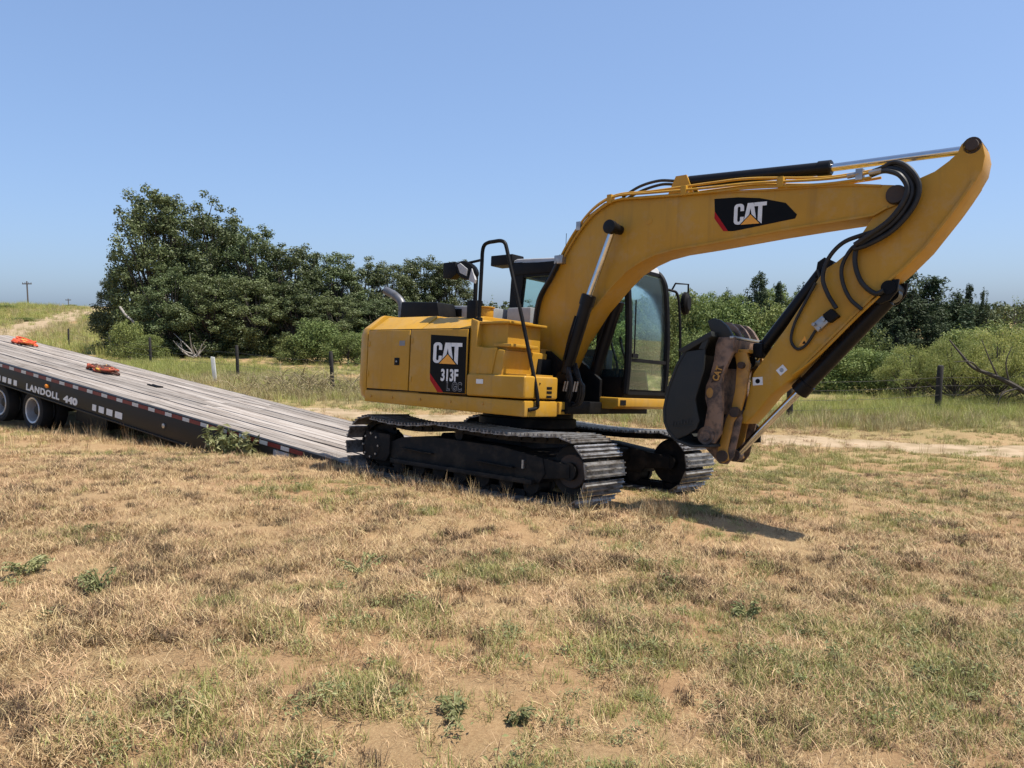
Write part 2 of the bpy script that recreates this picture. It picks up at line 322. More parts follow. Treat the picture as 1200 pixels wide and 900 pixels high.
me.materials.append(mat('pale_sandy_dirt', (0.40, 0.295, 0.19), 0.95, col2=(0.23, 0.17, 0.09), scale=1.6, detail=9, bump=0.5, bscale=12, spec=0.1, lo=0.38, hi=0.68))
road = link('dirt_road', me); road['kind'] = 'structure'
rcx = np.array([p.x for p in rc]); rcy = np.array([p.y for p in rc])
def road_dist(x, y):
    return np.sqrt(((x[:, None] - rcx[None]) ** 2 + (y[:, None] - rcy[None]) ** 2).min(1))

# ------------------------------------------------------------------ the excavator (local: X forward, Y to its left, Z up)
YAW, ROLL, PIT = R(40.85), R(5.8), R(1.6)
fx = Vector((math.cos(YAW), -math.sin(YAW), 0)); fy = Vector((math.sin(YAW), math.cos(YAW), 0)); fz = Vector((0, 0, 1))
ex = fx * math.cos(PIT) + fz * math.sin(PIT); ez = fz * math.cos(PIT) - fx * math.sin(PIT)
ey = fy * math.cos(ROLL) - ez * math.sin(ROLL); ez = ex.cross(ey)
EXW = Matrix.Translation((0.159, 9.347, -0.069)) @ Matrix((ex, ey, ez)).transposed().to_4x4()
exc = empty('excavator', 'yellow crawler excavator with black CAT decals standing in the dry field', 'excavator', mw=EXW)

# --- tracks
TW = 0.69; RC = 0.30; CXF, CXR, CZF, CZR = 1.50, -1.50, 0.355, 0.365
def track_path(n=400):
    P = []
    top0 = (CXR, CZR + RC); top1 = (CXF, CZF + RC)
    for k in range(120):
        t = k / 120; sag = -0.05 * math.sin(math.pi * min(1, t / 0.42)) * (t < 0.42) - 0.035 * math.sin(math.pi * max(0, (t - 0.42)) / 0.58)
        P.append((top0[0] + (top1[0] - top0[0]) * t, top0[1] + (top1[1] - top0[1]) * t + sag + 0.012))
    for k in range(60):
        a = math.pi / 2 - math.pi * k / 60; P.append((CXF + RC * math.cos(a), CZF + RC * math.sin(a)))
    for k in range(120):
        t = k / 120; P.append((CXF + (CXR - CXF) * t, CZF - RC + (CZR - CZF) * t))
    for k in range(60):
        a = -math.pi / 2 - math.pi * k / 60; P.append((CXR + RC * math.cos(a), CZR + RC * math.sin(a)))
    return P
TP = track_path(); seglen = [math.dist(TP[i], TP[(i + 1) % len(TP)]) for i in range(len(TP))]; per = sum(seglen)
NS = 46
def at_len(s):
    s %= per
    for i, L in enumerate(seglen):
        if s <= L:
            a = TP[i]; b = TP[(i + 1) % len(TP)]; t = s / L
            return (a[0] + (b[0] - a[0]) * t, a[1] + (b[1] - a[1]) * t)
        s -= L
    return TP[0]
pitch = per / NS
sg = G(); hp = pitch / 2 - 0.006
sg.prism([(-hp, 0.028), (hp, 0.034), (hp, 0.046), (-hp, 0.040)], -TW / 2, TW / 2)
for gx in (-0.052, 0.0, 0.055):
    sg.prism([(gx - 0.011, 0.036), (gx + 0.011, 0.036), (gx + 0.007, 0.066), (gx - 0.006, 0.066)], -TW / 2 + 0.004, TW / 2 - 0.004)
shoe_me = sg.mesh('track_shoe', SHOE)
lg = G()
for yy in (-0.075, 0.075):
    lg.box(-pitch * 0.56, pitch * 0.42, yy - 0.018, yy + 0.018, -0.042, 0.03)
lg.cyl((-pitch * 0.5, -0.11, -0.005), (-pitch * 0.5, 0.11, -0.005), 0.022, n=8)
link_me = lg.mesh('chain_link', UND)
for side in (-1, 1):
    yc = side * 0.995
    fr = G()
    # main side beam with sloped top, roller guards and end pieces
    fr.prism([(-1.22, 0.22), (1.15, 0.20), (1.22, 0.30), (1.18, 0.46), (0.6, 0.53), (-0.55, 0.55), (-1.0, 0.50), (-1.22, 0.42)], yc - 0.17, yc + 0.17)
    fr.prism([(-1.12, 0.19), (1.10, 0.18), (1.10, 0.23), (-1.12, 0.24)], yc + side * 0.17, yc + side * 0.235)
    fr.prism([(-0.95, 0.37), (-0.42, 0.35), (-0.42, 0.365), (-0.95, 0.385)], yc + side * 0.17, yc + side * 0.225)
    fr.prism([(0.28, 0.34), (0.82, 0.32), (0.82, 0.335), (0.28, 0.355)], yc + side * 0.17, yc + side * 0.225)
    fr.prism([(1.15, 0.24), (1.52, 0.29), (1.52, 0.42), (1.15, 0.46)], yc + side * 0.10, yc + side * 0.16)
    fr.prism([(1.15, 0.24), (1.52, 0.29), (1.52, 0.42), (1.15, 0.46)], yc - side * 0.16, yc - side * 0.10)
    frame = fr.build('track_frame', UND, exc, bevel=0.012)
    G().box(0.93, 0.955, yc + side * 0.17, yc + side * 0.20, 0.33, 0.42).build('grease_cover', STL, frame)
    sp = G(); sp.lathe_y(CXR, CZR, [(yc - 0.03, 0.20), (yc - 0.03, 0.275), (yc + 0.03, 0.275), (yc + 0.03, 0.20)], 28)
    for k in range(21):
        a = 2 * math.pi * k / 21; c_, s_ = math.cos(a), math.sin(a)
        sp.box(-0.02, 0.02, yc - 0.026, yc + 0.026, 0.265, 0.305)
        kk = len(sp.v) - 8
        for q in range(kk, kk + 8):
            x, y, z = sp.v[q]; sp.v[q] = (CXR + x * c_ + z * s_, y, CZR - x * s_ + z * c_)
    spo = sp.build('sprocket', UND, exc)
    fd = G(); fd.lathe_y(CXR, CZR, [(yc - side * 0.2, 0.17), (yc + side * 0.13, 0.19), (yc + side * 0.2, 0.17), (yc + side * 0.215, 0.11)], 24)
    fd.prism([(-1.66, 0.19), (-1.24, 0.19), (-1.18, 0.28), (-1.18, 0.52), (-1.64, 0.53)], yc + side * 0.10, yc + side * 0.2)
    fdo = fd.build('final_drive', UND, exc, bevel=0.008)
    for k in range(8):
        a = 2 * math.pi * k / 8; x, z = CXR - 0.02 + 0.145 * math.cos(a), CZR + 0.145 * math.sin(a)
        G().cyl((x, yc + side * 0.20, z), (x, yc + side * 0.225, z), 0.014, n=6).build('bolt', STL, fdo)
    idl = G(); idl.lathe_y(CXF, CZF, [(yc - 0.075, 0.13), (yc - 0.075, 0.25), (yc - 0.035, 0.255), (yc - 0.03, 0.278), (yc + 0.03, 0.278), (yc + 0.035, 0.255), (yc + 0.075, 0.25), (yc + 0.075, 0.13)], 32)
    ido = idl.build('idler_wheel', UND, exc)  # wheel ring coloured dark, shade around the chain put into it
    G().lathe_y(CXF, CZF, [(yc + side * 0.07, 0.16), (yc + side * 0.085, 0.175), (yc + side * 0.10, 0.165), (yc + side * 0.105, 0.10)], 28).build('idler_disc', RUST, ido)
    G().lathe_y(CXF, CZF, [(yc - 0.15, 0.06), (yc - 0.15, 0.09), (yc + 0.15, 0.09), (yc + 0.15, 0.06)], 18).build('idler_hub', UND, ido)
    for k in range(7):
        x = -1.05 + k * 0.345
        G().lathe_y(x, 0.17, [(yc - 0.15, 0.05), (yc - 0.14, 0.105), (yc - 0.09, 0.105), (yc - 0.085, 0.085), (yc + 0.085, 0.085), (yc + 0.09, 0.105), (yc + 0.14, 0.105), (yc + 0.15, 0.05)], 16).build('track_roller', UND, exc)
    cr_ = G(); cr_.lathe_y(-0.1, 0.60, [(yc - 0.1, 0.04), (yc - 0.1, 0.065), (yc + 0.1, 0.065), (yc + 0.1, 0.04)], 14); cr_.box(-0.14, -0.06, yc - 0.04, yc + 0.04, 0.5, 0.6)
    cr_.build('carrier_roller', UND, exc)
    # the chain: every shoe its own piece with the link under it
    chain = bpy.data.objects.new('track_chain', link_me.copy()); C.objects.link(chain); chain.parent = exc; chain.matrix_basis = Matrix.Identity(4)
    x, z = at_len(0); x2, z2 = at_len(0.02); chain0 = None
    cg = G(); src_v = [v.co.copy() for v in link_me.vertices]; src_f = [tuple(p.vertices) for p in link_me.polygons]
    for k in range(NS):
        s0 = k * pitch; a = at_len(s0 - 0.03); b = at_len(s0 + 0.03); p = at_len(s0)
        ang = math.atan2(b[1] - a[1], b[0] - a[0])
        mw = Matrix.Translation((p[0], yc, p[1])) @ Matrix.Rotation(-ang, 4, 'Y')
        link('track_shoe', shoe_me, chain, mw @ Matrix.Rotation(R(rng.uniform(-1, 1)), 4, 'Y'))
        cg.add([mw @ v for v in src_v], src_f)
    chain.data = cg.mesh('track_chain', UND)

# --- car body and slew ring
cb = G(); cb.prism([(-0.62, 0.30), (0.62, 0.30), (0.72, 0.42), (0.62, 0.58), (-0.62, 0.58), (-0.72, 0.42)], -0.86, 0.86)
cb.prism([(-0.95, 0.32), (-0.6, 0.32), (-0.6, 0.5), (-0.95, 0.48)], -0.86, 0.86); cb.prism([(0.6, 0.32), (0.98, 0.32), (0.98, 0.48), (0.6, 0.5)], -0.86, 0.86)
cb.build('car_body', UND, exc, bevel=0.02)
sr = G(); n = 40
sr.rings([[(r * math.cos(2 * math.pi * k / n), r * math.sin(2 * math.pi * k / n), z) for k in range(n)] for z, r in ((0.56, 0.50), (0.66, 0.52), (0.70, 0.60), (0.80, 0.60), (0.81, 0.56), (0.88, 0.56))])
sr.build('slew_ring', UND, exc)
# --- upper frame
uf = G(); uf.box(-1.55, 0.97, -1.225, 1.2, 0.90, 1.03)
uf.build('upper_frame', BLK, exc)
sk = G()   # right hand skirt with its front step
sk.prism([(-1.635, 0.905), (0.55, 0.872), (0.99, 0.868), (0.985, 1.035), (-1.625, 1.052)], -1.255, -0.70)
sk.build('side_skirt', YEL, exc, bevel=0.02)
st = G(); st.box(0.70, 1.01, -0.695, -0.46, 0.895, 1.03); st.build('front_step', YEL, exc, bevel=0.012)
G().box(1.008, 1.016, -0.66, -0.50, 0.925, 0.95).build('step_slot', BLK, exc)
# hood core
hc = G()
hc.prismx([(-1.235, 1.03), (-1.235, 1.80), (-0.98, 1.975), (1.0, 1.975), (1.22, 1.80), (1.22, 1.03)], -1.56, -0.66)
hc.build('engine_hood', YEL, exc, bevel=0.015)
hc = G()
hc.prismx([(-1.235, 1.05), (-1.235, 1.80), (-0.98, 1.955), (-0.05, 1.955), (-0.05, 1.05)], -0.655, 0.12)
hc.build('pump_bay_cover', YEL, exc, bevel=0.015)
# side doors, proud of the core with dark joints
G().box(-1.602, 0.139, -1.242, -1.2355, 1.054, 1.80).build('door_recess', BLK, exc)
def door(name, x0, x1, z0, z1):
    return G().box(x0, x1, -1.262, -1.2415, z0, z1).build(name, YEL, exc, bevel=0.012)
d1 = door('engine_door', -1.592, -0.822, 1.070, 1.788)
d2 = door('pump_door', -0.803, 0.132, 1.066, 1.788)
la = G(); la.box(-1.075, -0.985, -1.268, -1.262, 1.365, 1.455); lo_ = la.build('door_latch', BLK, d1, bevel=0.004)
G().cyl((-1.03, -1.268, 1.41), (-1.03, -1.276, 1.41), 0.012, n=10).build('latch_key', STL, lo_)
for d_, xh, zs in ((d1, -1.585, (1.25, 1.62)), (d2, -0.79, (1.2, 1.66))):
    for z in zs: G().box(xh, xh + 0.03, -1.2675, -1.2615, z - 0.035, z + 0.035).build('hinge', YEL, d_, bevel=0.003)
for x in (-1.5, -1.1, -0.6, -0.1, 0.4): G().cyl((x, -1.256, 0.975), (x, -1.264, 0.975), 0.014, n=6).build('bolt', YELW, exc)
flat_ = G().box(0.30, 0.40, -1.2725, -1.2675, 1.19, 1.24); flat_.build('small_label', WHT, exc)
G().box(-1.0, -0.9, -1.2655, -1.2618, 1.60, 1.66).build('small_label', DGY, d1)
# counterweight: rounded plan, tucked in below and chamfered above
def cw_ring(z, inset, back):
    P = []; hw = 1.262 - inset
    P.append((-1.605, -hw)); 
    for k in range(1, 9):
        a = k / 9 * math.pi / 2; P.append((-1.60 - (0.36 - inset * 0.4) * math.sin(a) - 0.0, -hw + 0.34 * (1 - math.cos(a))))
    for k in range(0, 13):
        y = -hw + 0.36 + (2 * hw - 0.72) * k / 12; P.append((-1.965 - 0.17 * (1 - (y / (hw - 0.36)) ** 2) + inset * 0.8 + back, y))
    for k in range(8, 0, -1):
        a = k / 9 * math.pi / 2; P.append((-1.60 - (0.36 - inset * 0.4) * math.sin(a), hw - 0.34 * (1 - math.cos(a))))
    P.append((-1.605, hw)); return [(x, y, z) for x, y in P]
cw = G(); cw.rings([cw_ring(0.91, 0.10, 0.14), cw_ring(0.98, 0.03, 0.04), cw_ring(1.10, 0.0, 0), cw_ring(1.74, 0.0, 0), cw_ring(1.82, 0.03, 0.02), cw_ring(1.985, 0.24, 0.05), cw_ring(2.0, 0.27, 0.06)])
cw.build('counterweight', YEL, exc, bevel=0.01)
# hood-top parts
hb = G(); hb.prism([(-1.72, 1.965), (-1.70, 2.22), (-1.02, 2.19), (-0.96, 1.955)], -0.66, -0.34); hb.build('air_intake_box', BLK, exc, bevel=0.02)
gr = G(); gr.prism([(-1.3, 1.95), (-1.3, 2.19), (-0.60, 2.17), (-0.60, 1.95)], -0.30, 0.60); gr.build('radiator_cowl', GRY, exc, bevel=0.02)
for x in (-1.02, -0.72):
    G().box(x - 0.09, x + 0.09, -0.309, -0.299, 2.0, 2.14).build('cowl_opening', BLK, exc, bevel=0.004)
gr = G(); gr.box(-0.44, -0.05, 0.02, 0.2, 1.90, 2.17); gr.build('valve_cover', GRY, exc, bevel=0.02)
exp = cr([(-1.80, -0.55, 1.96), (-1.80, -0.55, 2.14), (-1.84, -0.55, 2.24), (-1.98, -0.55, 2.33), (-2.16, -0.55, 2.40)], 6)
eg = G(); eg.pipe(exp, 0.055, 14); eg.build('exhaust_pipe', EXH, exc)
G().pipe([exp[-1] - (exp[-1] - exp[-2]) * 0.05, exp[-1] + (exp[-1] - exp[-2]) * 0.03], 0.047, 12).build('exhaust_mouth', BLK, exc)
# --- decal on the pump door
DY = -1.262
def flat(name, poly, y, m, parent, t=0.003): return G().prism(poly, y - t, y).build(name, m, parent)
dec = flat('model_decal', [(-0.455, 1.728), (0.118, 1.70), (0.128, 1.072), (-0.20, 1.072), (-0.31, 1.072), (-0.445, 1.285)], DY, DBK, d2)
flat('red_stripe', [(-0.445, 1.285), (-0.21, 1.072), (-0.305, 1.072), (-0.435, 1.205)], DY - 0.003, DRD, dec, 0.001)
def cat_letters(parent, x0, zb, w, h, y, m, skew=0.0, t=0.003):
    """C, A, T and the triangle in a w x h box whose lower left is (x0, zb)."""
    def T(u, v): return (x0 + u * w, zb + v * h + skew * u * w)
    def arc(cx, cy, rx, ry, a0, a1, n=6): return [(cx + rx * math.cos(R(a0 + (a1 - a0) * k / n)), cy + ry * math.sin(R(a0 + (a1 - a0) * k / n))) for k in range(n + 1)]
    c_out = [(0.31, 0.64), (0.31, 0.82)] + arc(0.19, 0.82, 0.12, 0.18, 0, 90) + arc(0.12, 0.82, 0.12, 0.18, 90, 180) + arc(0.12, 0.18, 0.12, 0.18, 180, 270) + arc(0.19, 0.18, 0.12, 0.18, 270, 360)
    c_in = [(0.31, 0.36), (0.20, 0.36), (0.20, 0.22)] + arc(0.155, 0.20, 0.045, 0.07, 0, -180, 5) + [(0.11, 0.80)] + arc(0.155, 0.80, 0.045, 0.07, 180, 0, 5) + [(0.20, 0.64)]
    flat('letter_c', [T(*q) for q in c_out + c_in], y, m, parent, t)
    flat('letter_a', [T(*q) for q in [(0.30, 0.0), (0.42, 1.0), (0.60, 1.0), (0.72, 0.0), (0.60, 0.0), (0.555, 0.42), (0.51, 0.75), (0.47, 0.42), (0.42, 0.0)]], y, m, parent, t)
    flat('letter_t', [T(*q) for q in [(0.62, 1.0), (1.0, 1.0), (1.0, 0.82), (0.87, 0.82), (0.87, -0.02), (0.745, -0.02), (0.745, 0.82), (0.62, 0.82)]], y, m, parent, t)
def cat_triangle(parent, x0, zb, w, h, y, skew=0.0):
    def T(u, v): return (x0 + u * w, zb + v * h + skew * u * w)
    flat('triangle_edge', [T(0.17, -0.045), (T(0.52, 0.50)), T(0.87, -0.045)], y - 0.0031, DBK, parent, 0.001)
    flat('triangle', [T(0.23, -0.02), (T(0.52, 0.44)), T(0.81, -0.02)], y - 0.0042, DOR, parent, 0.001)
cat_letters(dec, -0.40, 1.405, 0.46, 0.235, DY - 0.003, WHT, skew=-0.02); cat_triangle(dec, -0.40, 1.405, 0.46, 0.235, DY - 0.003, -0.02)
text_obj('model_number', '313F', WHT, dec, side_frame(-0.26, DY - 0.0035, 1.20), 0.182, bold=0.006, sx=0.78)
text_obj('series_outline', 'L GC', DGY, dec, side_frame(-0.163, DY - 0.003, 1.092), 0.13, bold=0.007, sx=0.80, thick=0.001, spacing=1.08)
text_obj('series_letters', 'L GC', DBK, dec, side_frame(-0.158, DY - 0.0045, 1.097), 0.13, bold=0.0, sx=0.80, thick=0.001, spacing=1.08)
# --- tool box, tank and steps on the right front
tb = G(); tb.box(0.145, 0.985, -1.268, -0.70, 1.055, 1.295); tbo = tb.build('tool_box', YEL, exc, bevel=0.03, seg=3)
G().box(0.52, 0.94, -1.19, -0.74, 1.293, 1.312).build('tool_box_lid', YEL, tbo, bevel=0.006)
for z in (1.175, 1.13, 1.082):
    G().box(0.983, 0.989, -0.90, -0.81, z - 0.014, z + 0.014).build('vent_slot', BLK, tbo, bevel=0.003)
G().cyl((0.983, -1.02, 1.22), (0.99, -1.02, 1.22), 0.01, n=8).build('lid_lock', BLK, tbo)
tk = G(); tk.prism([(0.142, 1.05), (0.60, 1.05), (0.66, 1.56), (0.25, 1.60), (0.25, 1.88), (0.142, 1.91)], -1.235, -0.50); tko = tk.build('fuel_tank', YEL, exc, bevel=0.02)
G().box(0.48, 0.73, -1.215, -0.75, 1.595, 1.63).build('tank_step', YEL, tko, bevel=0.008)
tt = G(); tt.box(0.235, 0.69, -1.205, -0.56, 1.845, 1.872); tt.box(0.245, 0.63, -1.16, -0.60, 1.5, 1.846); tt.build('tank_step', YEL, tko, bevel=0.01)
G().prism([(0.26, 1.30), (0.50, 1.30), (0.56, 1.58), (0.36, 1.58)], -1.246, -1.234).build('step_plate', YEL, tko, bevel=0.004)
cp = G(); cp.cyl((0.02, -0.86, 1.94), (0.02, -0.86, 2.06), 0.085, n=18); cp.cyl((0.02, -0.86, 2.06), (0.02, -0.86, 2.075), 0.1, n=18); cp.build('filler_cap', YEL, exc, bevel=0.006)
# --- handrails
rl = G(); rl.pipe(cr([(0.20, -1.17, 1.62), (0.205, -1.17, 2.0), (0.21, -1.17, 2.50), (0.212, -1.17, 2.65), (0.235, -1.17, 2.715), (0.29, -1.17, 2.74), (0.37, -1.17, 2.745), (0.47, -1.17, 2.745), (0.53, -1.168, 2.72), (0.56, -1.165, 2.66), (0.61, -1.16, 2.50), (0.80, -1.13, 1.88), (0.985, -1.09, 1.20), (1.02, -1.085, 1.02), (1.01, -1.09, 0.965), (0.99, -1.20, 0.94)], 6), 0.021, 10)
rlo = rl.build('handrail', BLK, exc)
G().box(0.165, 0.245, -1.215, -1.15, 1.62, 1.92).build('rail_bracket', BLK, rlo, bevel=0.01)
rl2 = G(); rl2.pipe(cr([(-0.65, 0.9, 1.97), (-0.65, 0.9, 2.3), (-0.6, 0.9, 2.33), (-0.5, 0.9, 2.33)], 4), 0.016, 8); rl2.build('rear_rail', BLK, exc)
# right mirror on its post
mp_ = G(); mp_.box(-0.14, 0.0, -1.02, -0.90, 1.90, 2.14); mp_.cyl((-0.07, -0.96, 2.1), (-0.07, -0.96, 2.42), 0.026, n=10); mpo = mp_.build('mirror_post', BLK, exc, bevel=0.008)
mh = G(); mh.prism([(-0.56, 2.42), (-0.56, 2.60), (-0.36, 2.60), (-0.33, 2.46), (-0.42, 2.40)], -1.02, -0.92); mho = mh.build('work_lamp', BLK, mpo, bevel=0.01)
mh = G(); mh.rings([[(-0.20 + 0.17 * c0 * math.cos(a) + 0.03 * math.sin(a), -0.97 + yy, 2.49 + 0.10 * c0 * math.sin(a) - 0.06 * math.cos(a)) for a in [2 * math.pi * k / 20 for k in range(20)]] for yy, c0 in ((-0.045, 0.86), (-0.03, 1.0), (0.03, 0.9), (0.05, 0.5))])
mho = mh.build('mirror_head', BLK, mpo)
mg = G(); mg.prism([(-0.31, 2.555), (-0.27, 2.575), (-0.15, 2.50), (-0.16, 2.42), (-0.26, 2.46)], -1.035, -1.012); mg.build('mirror_glass', ROOFM, mho)  # both panes flat light grey, painted in place of a reflection
mg = G(); mg.prism([(-0.12, 2.36), (-0.03, 2.33), (-0.02, 2.37), (-0.08, 2.50)], -1.03, -1.0); mg.build('mirror_glass', ROOFM, mho)
G().cyl((-0.2, -0.97, 2.58), (-0.02, -0.96, 2.60), 0.016, n=8).build('mirror_arm', BLK, mho)

# --- cab
CY0, CY1 = 0.22, 1.17
pf = G(); pf.prism([(-0.60, 0.95), (1.20, 0.97), (1.27, 1.0), (1.27, 1.10), (-0.60, 1.10)], 0.06, 1.2); pf.build('cab_platform', YEL, exc, bevel=0.015)
G().box(1.268, 1.274, 0.10, 0.22, 1.015, 1.075).build('platform_slot', BLK, exc)
cabf = G()
def bar(pts, r): cabf.pipe(cr(pts, 5) if len(pts) > 2 else pts, r, 8)
# floor pan, lower panels
cabf.prism([(-0.58, 1.10), (1.23, 1.10), (1.255, 1.20), (0.9, 1.20), (-0.58, 1.20)], CY0, CY1)
cabf.prism([(-0.58, 1.20), (0.55, 1.20), (0.50, 1.78), (-0.58, 1.86)], CY0, CY0 + 0.03)      # right lower panel
cabf.prism([(-0.58, 1.20), (1.0, 1.20), (0.95, 1.45), (-0.58, 1.5)], CY1 - 0.03, CY1)
cabf.box(-0.60, -0.57, CY0, CY1, 1.15, 1.95)
# pillars
FP = [(1.235, 1.15), (1.25, 1.5), (1.24, 1.95), (1.20, 2.40), (1.155, 2.57), (1.06, 2.67), (0.92, 2.70)]
for y in (CY0 + 0.035, CY1 - 0.035):
    cabf.pipe(cr([(x, y, z) for x, z in FP], 6), 0.042, 8)
    cabf.prism([(-0.62, 1.15), (-0.50, 1.15), (-0.36, 2.62), (-0.40, 2.78), (-0.56, 2.78)], y - 0.035, y + 0.035)
    cabf.prism([(0.22, 1.15), (0.30, 1.15), (0.27, 2.66), (0.19, 2.66)], y - 0.025, y + 0.025)
    cabf.prism([(-0.55, 2.58), (0.95, 2.60), (0.90, 2.72), (-0.55, 2.78)], y - 0.03, y + 0.03)
for x, z in ((1.235, 1.16), (1.24, 1.545), (1.10, 2.635)):
    cabf.box(x - 0.03, x + 0.03, CY0 + 0.03, CY1 - 0.03, z - 0.02, z + 0.02)
cabf.box(-0.60, -0.50, CY0 + 0.03, CY1 - 0.03, 2.62, 2.76)
cab = cabf.build('cab', BLK, exc)
rf_ = G(); rf_.prism([(-0.60, 2.72), (1.0, 2.66), (1.12, 2.655), (1.07, 2.74), (0.88, 2.78), (-0.50, 2.835), (-0.60, 2.80)], CY0 + 0.02, CY1 - 0.02); rf_.build('cab_roof', ROOFM, cab, bevel=0.025, seg=3)
G().box(-0.93, -0.55, CY0 - 0.02, CY0 + 0.22, 2.76, 2.90).build('roof_lamp_box', BLK, cab, bevel=0.015)
G().cyl((0.72, 0.6, 2.77), (0.72, 0.6, 2.83), 0.02, n=8).build('roof_knob', BLK, cab)
G().cyl((-0.1, 0.75, 2.79), (-0.1, 0.75, 3.22), 0.004, n=5).build('antenna', BLK, cab)
G().box(-0.54, 0.19, CY0 - 0.012, CY0 + 0.02, 2.62, 2.76).build('roof_side_trim', BLK, cab, bevel=0.006)
# panes
def curved_pane(name, prof, y0, y1):
    g = G(); a = [(x, z) for x, z in prof]; b = [(x + 0.008, z) for x, z in prof]
    g.prism(a + b[::-1], y0, y1); return g.build(name, GLS, cab)
curved_pane('windscreen', [(p.x - 0.012, p.z) for p in cr([(1.242, 0, 1.565), (1.238, 0, 1.95), (1.20, 0, 2.40), (1.145, 0, 2.60)], 5)], CY0 + 0.075, CY1 - 0.075)
curved_pane('lower_windscreen', [(1.235, 1.18), (1.24, 1.35), (1.238, 1.525)], CY0 + 0.075, CY1 - 0.075)
for y in (CY0 + 0.033, CY1 - 0.041):
    G().prism([(0.29, 1.30), (1.19, 1.22), (1.20, 1.6), (1.19, 1.98), (1.15, 2.42), (1.08, 2.6), (0.27, 2.6)], y, y + 0.008).build('side_window', GLS, cab)
    G().prism([(-0.48, 1.9), (0.21, 1.85), (0.19, 2.6), (-0.37, 2.58)], y, y + 0.008).build('side_window', GLS, cab)
G().box(-0.585, -0.578, CY0 + 0.07, CY1 - 0.07, 1.95, 2.62).build('rear_window', GLS, cab)
# seat and controls seen through the glass
sb = G(); sb.box(-0.15, 0.35, 0.45, 0.95, 1.45, 1.60); sb.prism([(-0.20, 1.58), (-0.06, 1.58), (-0.16, 2.20), (-0.28, 2.20)], 0.47, 0.93); sb.box(-0.27, -0.18, 0.58, 0.82, 2.2, 2.4); sb.box(-0.1, 0.3, 0.5, 0.9, 1.2, 1.45)
sb.build('seat', SEAT, cab, bevel=0.04, seg=3)
for y in (0.37, 1.0):
    cs = G(); cs.box(-0.1, 0.5, y - 0.07, y + 0.07, 1.45, 1.70); cs.cyl((0.42, y, 1.70), (0.46, y, 1.92), 0.02, 0.026, n=8); cs.build('control_console', INT, cab, bevel=0.01)
for y in (0.58, 0.8):
    lv = G(); lv.pipe(cr([(0.85, y, 1.2), (0.90, y, 1.45), (0.80, y, 1.75), (0.78, y, 1.85)], 4), 0.016, 7); lv.box(0.82, 1.0, y - 0.06, y + 0.06, 1.2, 1.24); lv.build('travel_lever', BLK, cab)
G().box(0.85, 0.92, 0.32, 0.42, 1.75, 1.98).build('monitor', BLK, cab, bevel=0.01)
# wiper and grab rail, left mirror
wp = G(); wp.pipe([(1.268, 0.36, 1.60), (1.235, 0.40, 2.25)], 0.009, 6); wp.box(1.262, 1.285, 0.30, 0.42, 1.57, 1.62); wp.build('wiper', BLK, cab)
gb = G(); gb.pipe(cr([(1.10, 1.20, 2.48), (1.20, 1.28, 2.47), (1.26, 1.34, 2.40), (1.30, 1.36, 2.0), (1.32, 1.36, 1.45), (1.31, 1.34, 1.22), (1.28, 1.26, 1.13), (1.22, 1.17, 1.12)], 5), 0.017, 8); gb.build('grab_rail', BLK, cab)
ma_ = G(); ma_.pipe([(1.2, 1.28, 2.47), (1.24, 1.30, 2.56), (1.28, 1.56, 2.58), (1.28, 1.58, 2.24)], 0.012, 6); mao = ma_.build('mirror_arm', BLK, cab)
mm_ = G(); mm_.rings([[(1.28 + xx, 1.52 + 0.085 * c0 * math.cos(a), 2.33 + 0.15 * c0 * math.sin(a)) for a in [2 * math.pi * k / 18 for k in range(18)]] for xx, c0 in ((-0.04, 0.9), (-0.02, 1.0), (0.02, 0.95), (0.05, 0.6))]); mm_.build('mirror_head', BLK, mao)
fl = G(); fl.prism([(0.80, 1.21), (0.86, 1.265), (0.92, 1.21), (0.86, 1.155)], CY0 - 0.006, CY0 - 0.003); fl.prism([(0.55, 1.12), (1.2, 1.12), (1.2, 1.34), (0.55, 1.34)], CY0 - 0.003, CY0 + 0.02)
fl.build('cab_side_panel', BLK, cab)
flat('warning_diamond', [(0.80, 1.21), (0.86, 1.265), (0.92, 1.21), (0.86, 1.155)], CY0 - 0.007, DGY, cab, 0.002)

# --- boom, stick, cylinders (all in the boom's own plane, Y = BY)
BY = -0.15
boom_poly = [(0.28, 1.62), (0.30, 2.14), (0.43, 2.36), (0.60, 2.63), (0.82, 2.93), (1.02, 3.13), (1.22, 3.24), (1.44, 3.275), (1.69, 3.26), (2.18, 3.23), (2.67, 3.19), (3.08, 3.155), (3.55, 3.125), (3.85, 3.10), (4.08, 3.06), (4.20, 3.04), (4.27, 2.99), (4.28, 2.93), (4.24, 2.88), (4.14, 2.845), (4.03, 2.79), (3.91, 2.78), (3.57, 2.76), (3.14, 2.73), (2.46, 2.67), (2.10, 2.645), (1.89, 2.61), (1.73, 2.555), (1.55, 2.46), (1.38, 2.31), (1.13, 2.06), (0.90, 1.74), (0.74, 1.42), (0.62, 1.33), (0.46, 1.34), (0.32, 1.44)]
bm_ = G(); bm_.prism(boom_poly, BY - 0.165, BY + 0.165); boom = bm_.build('boom', YEL, exc, bevel=0.014)
def off(poly, i0, i1, d0, d1):
    """strip along poly[i0..i1] between offsets d0 and d1 (positive = outside for the upper edge)"""
    a = []; b = []
    for i in range(i0, i1 + 1):
        p = Vector(poly[max(i - 1, 0)]); q = Vector(poly[min(i + 1, len(poly) - 1)]); t = (q - p).normalized(); nn = Vector((-t.y, t.x)); c = Vector(poly[i])
        a.append(tuple(c + nn * d0)); b.append(tuple(c + nn * d1))
    return a + b[::-1]
G().prism(off(boom_poly, 1, 14, -0.022, -0.004), BY - 0.178, BY + 0.178).build('top_plate', YEL, boom)
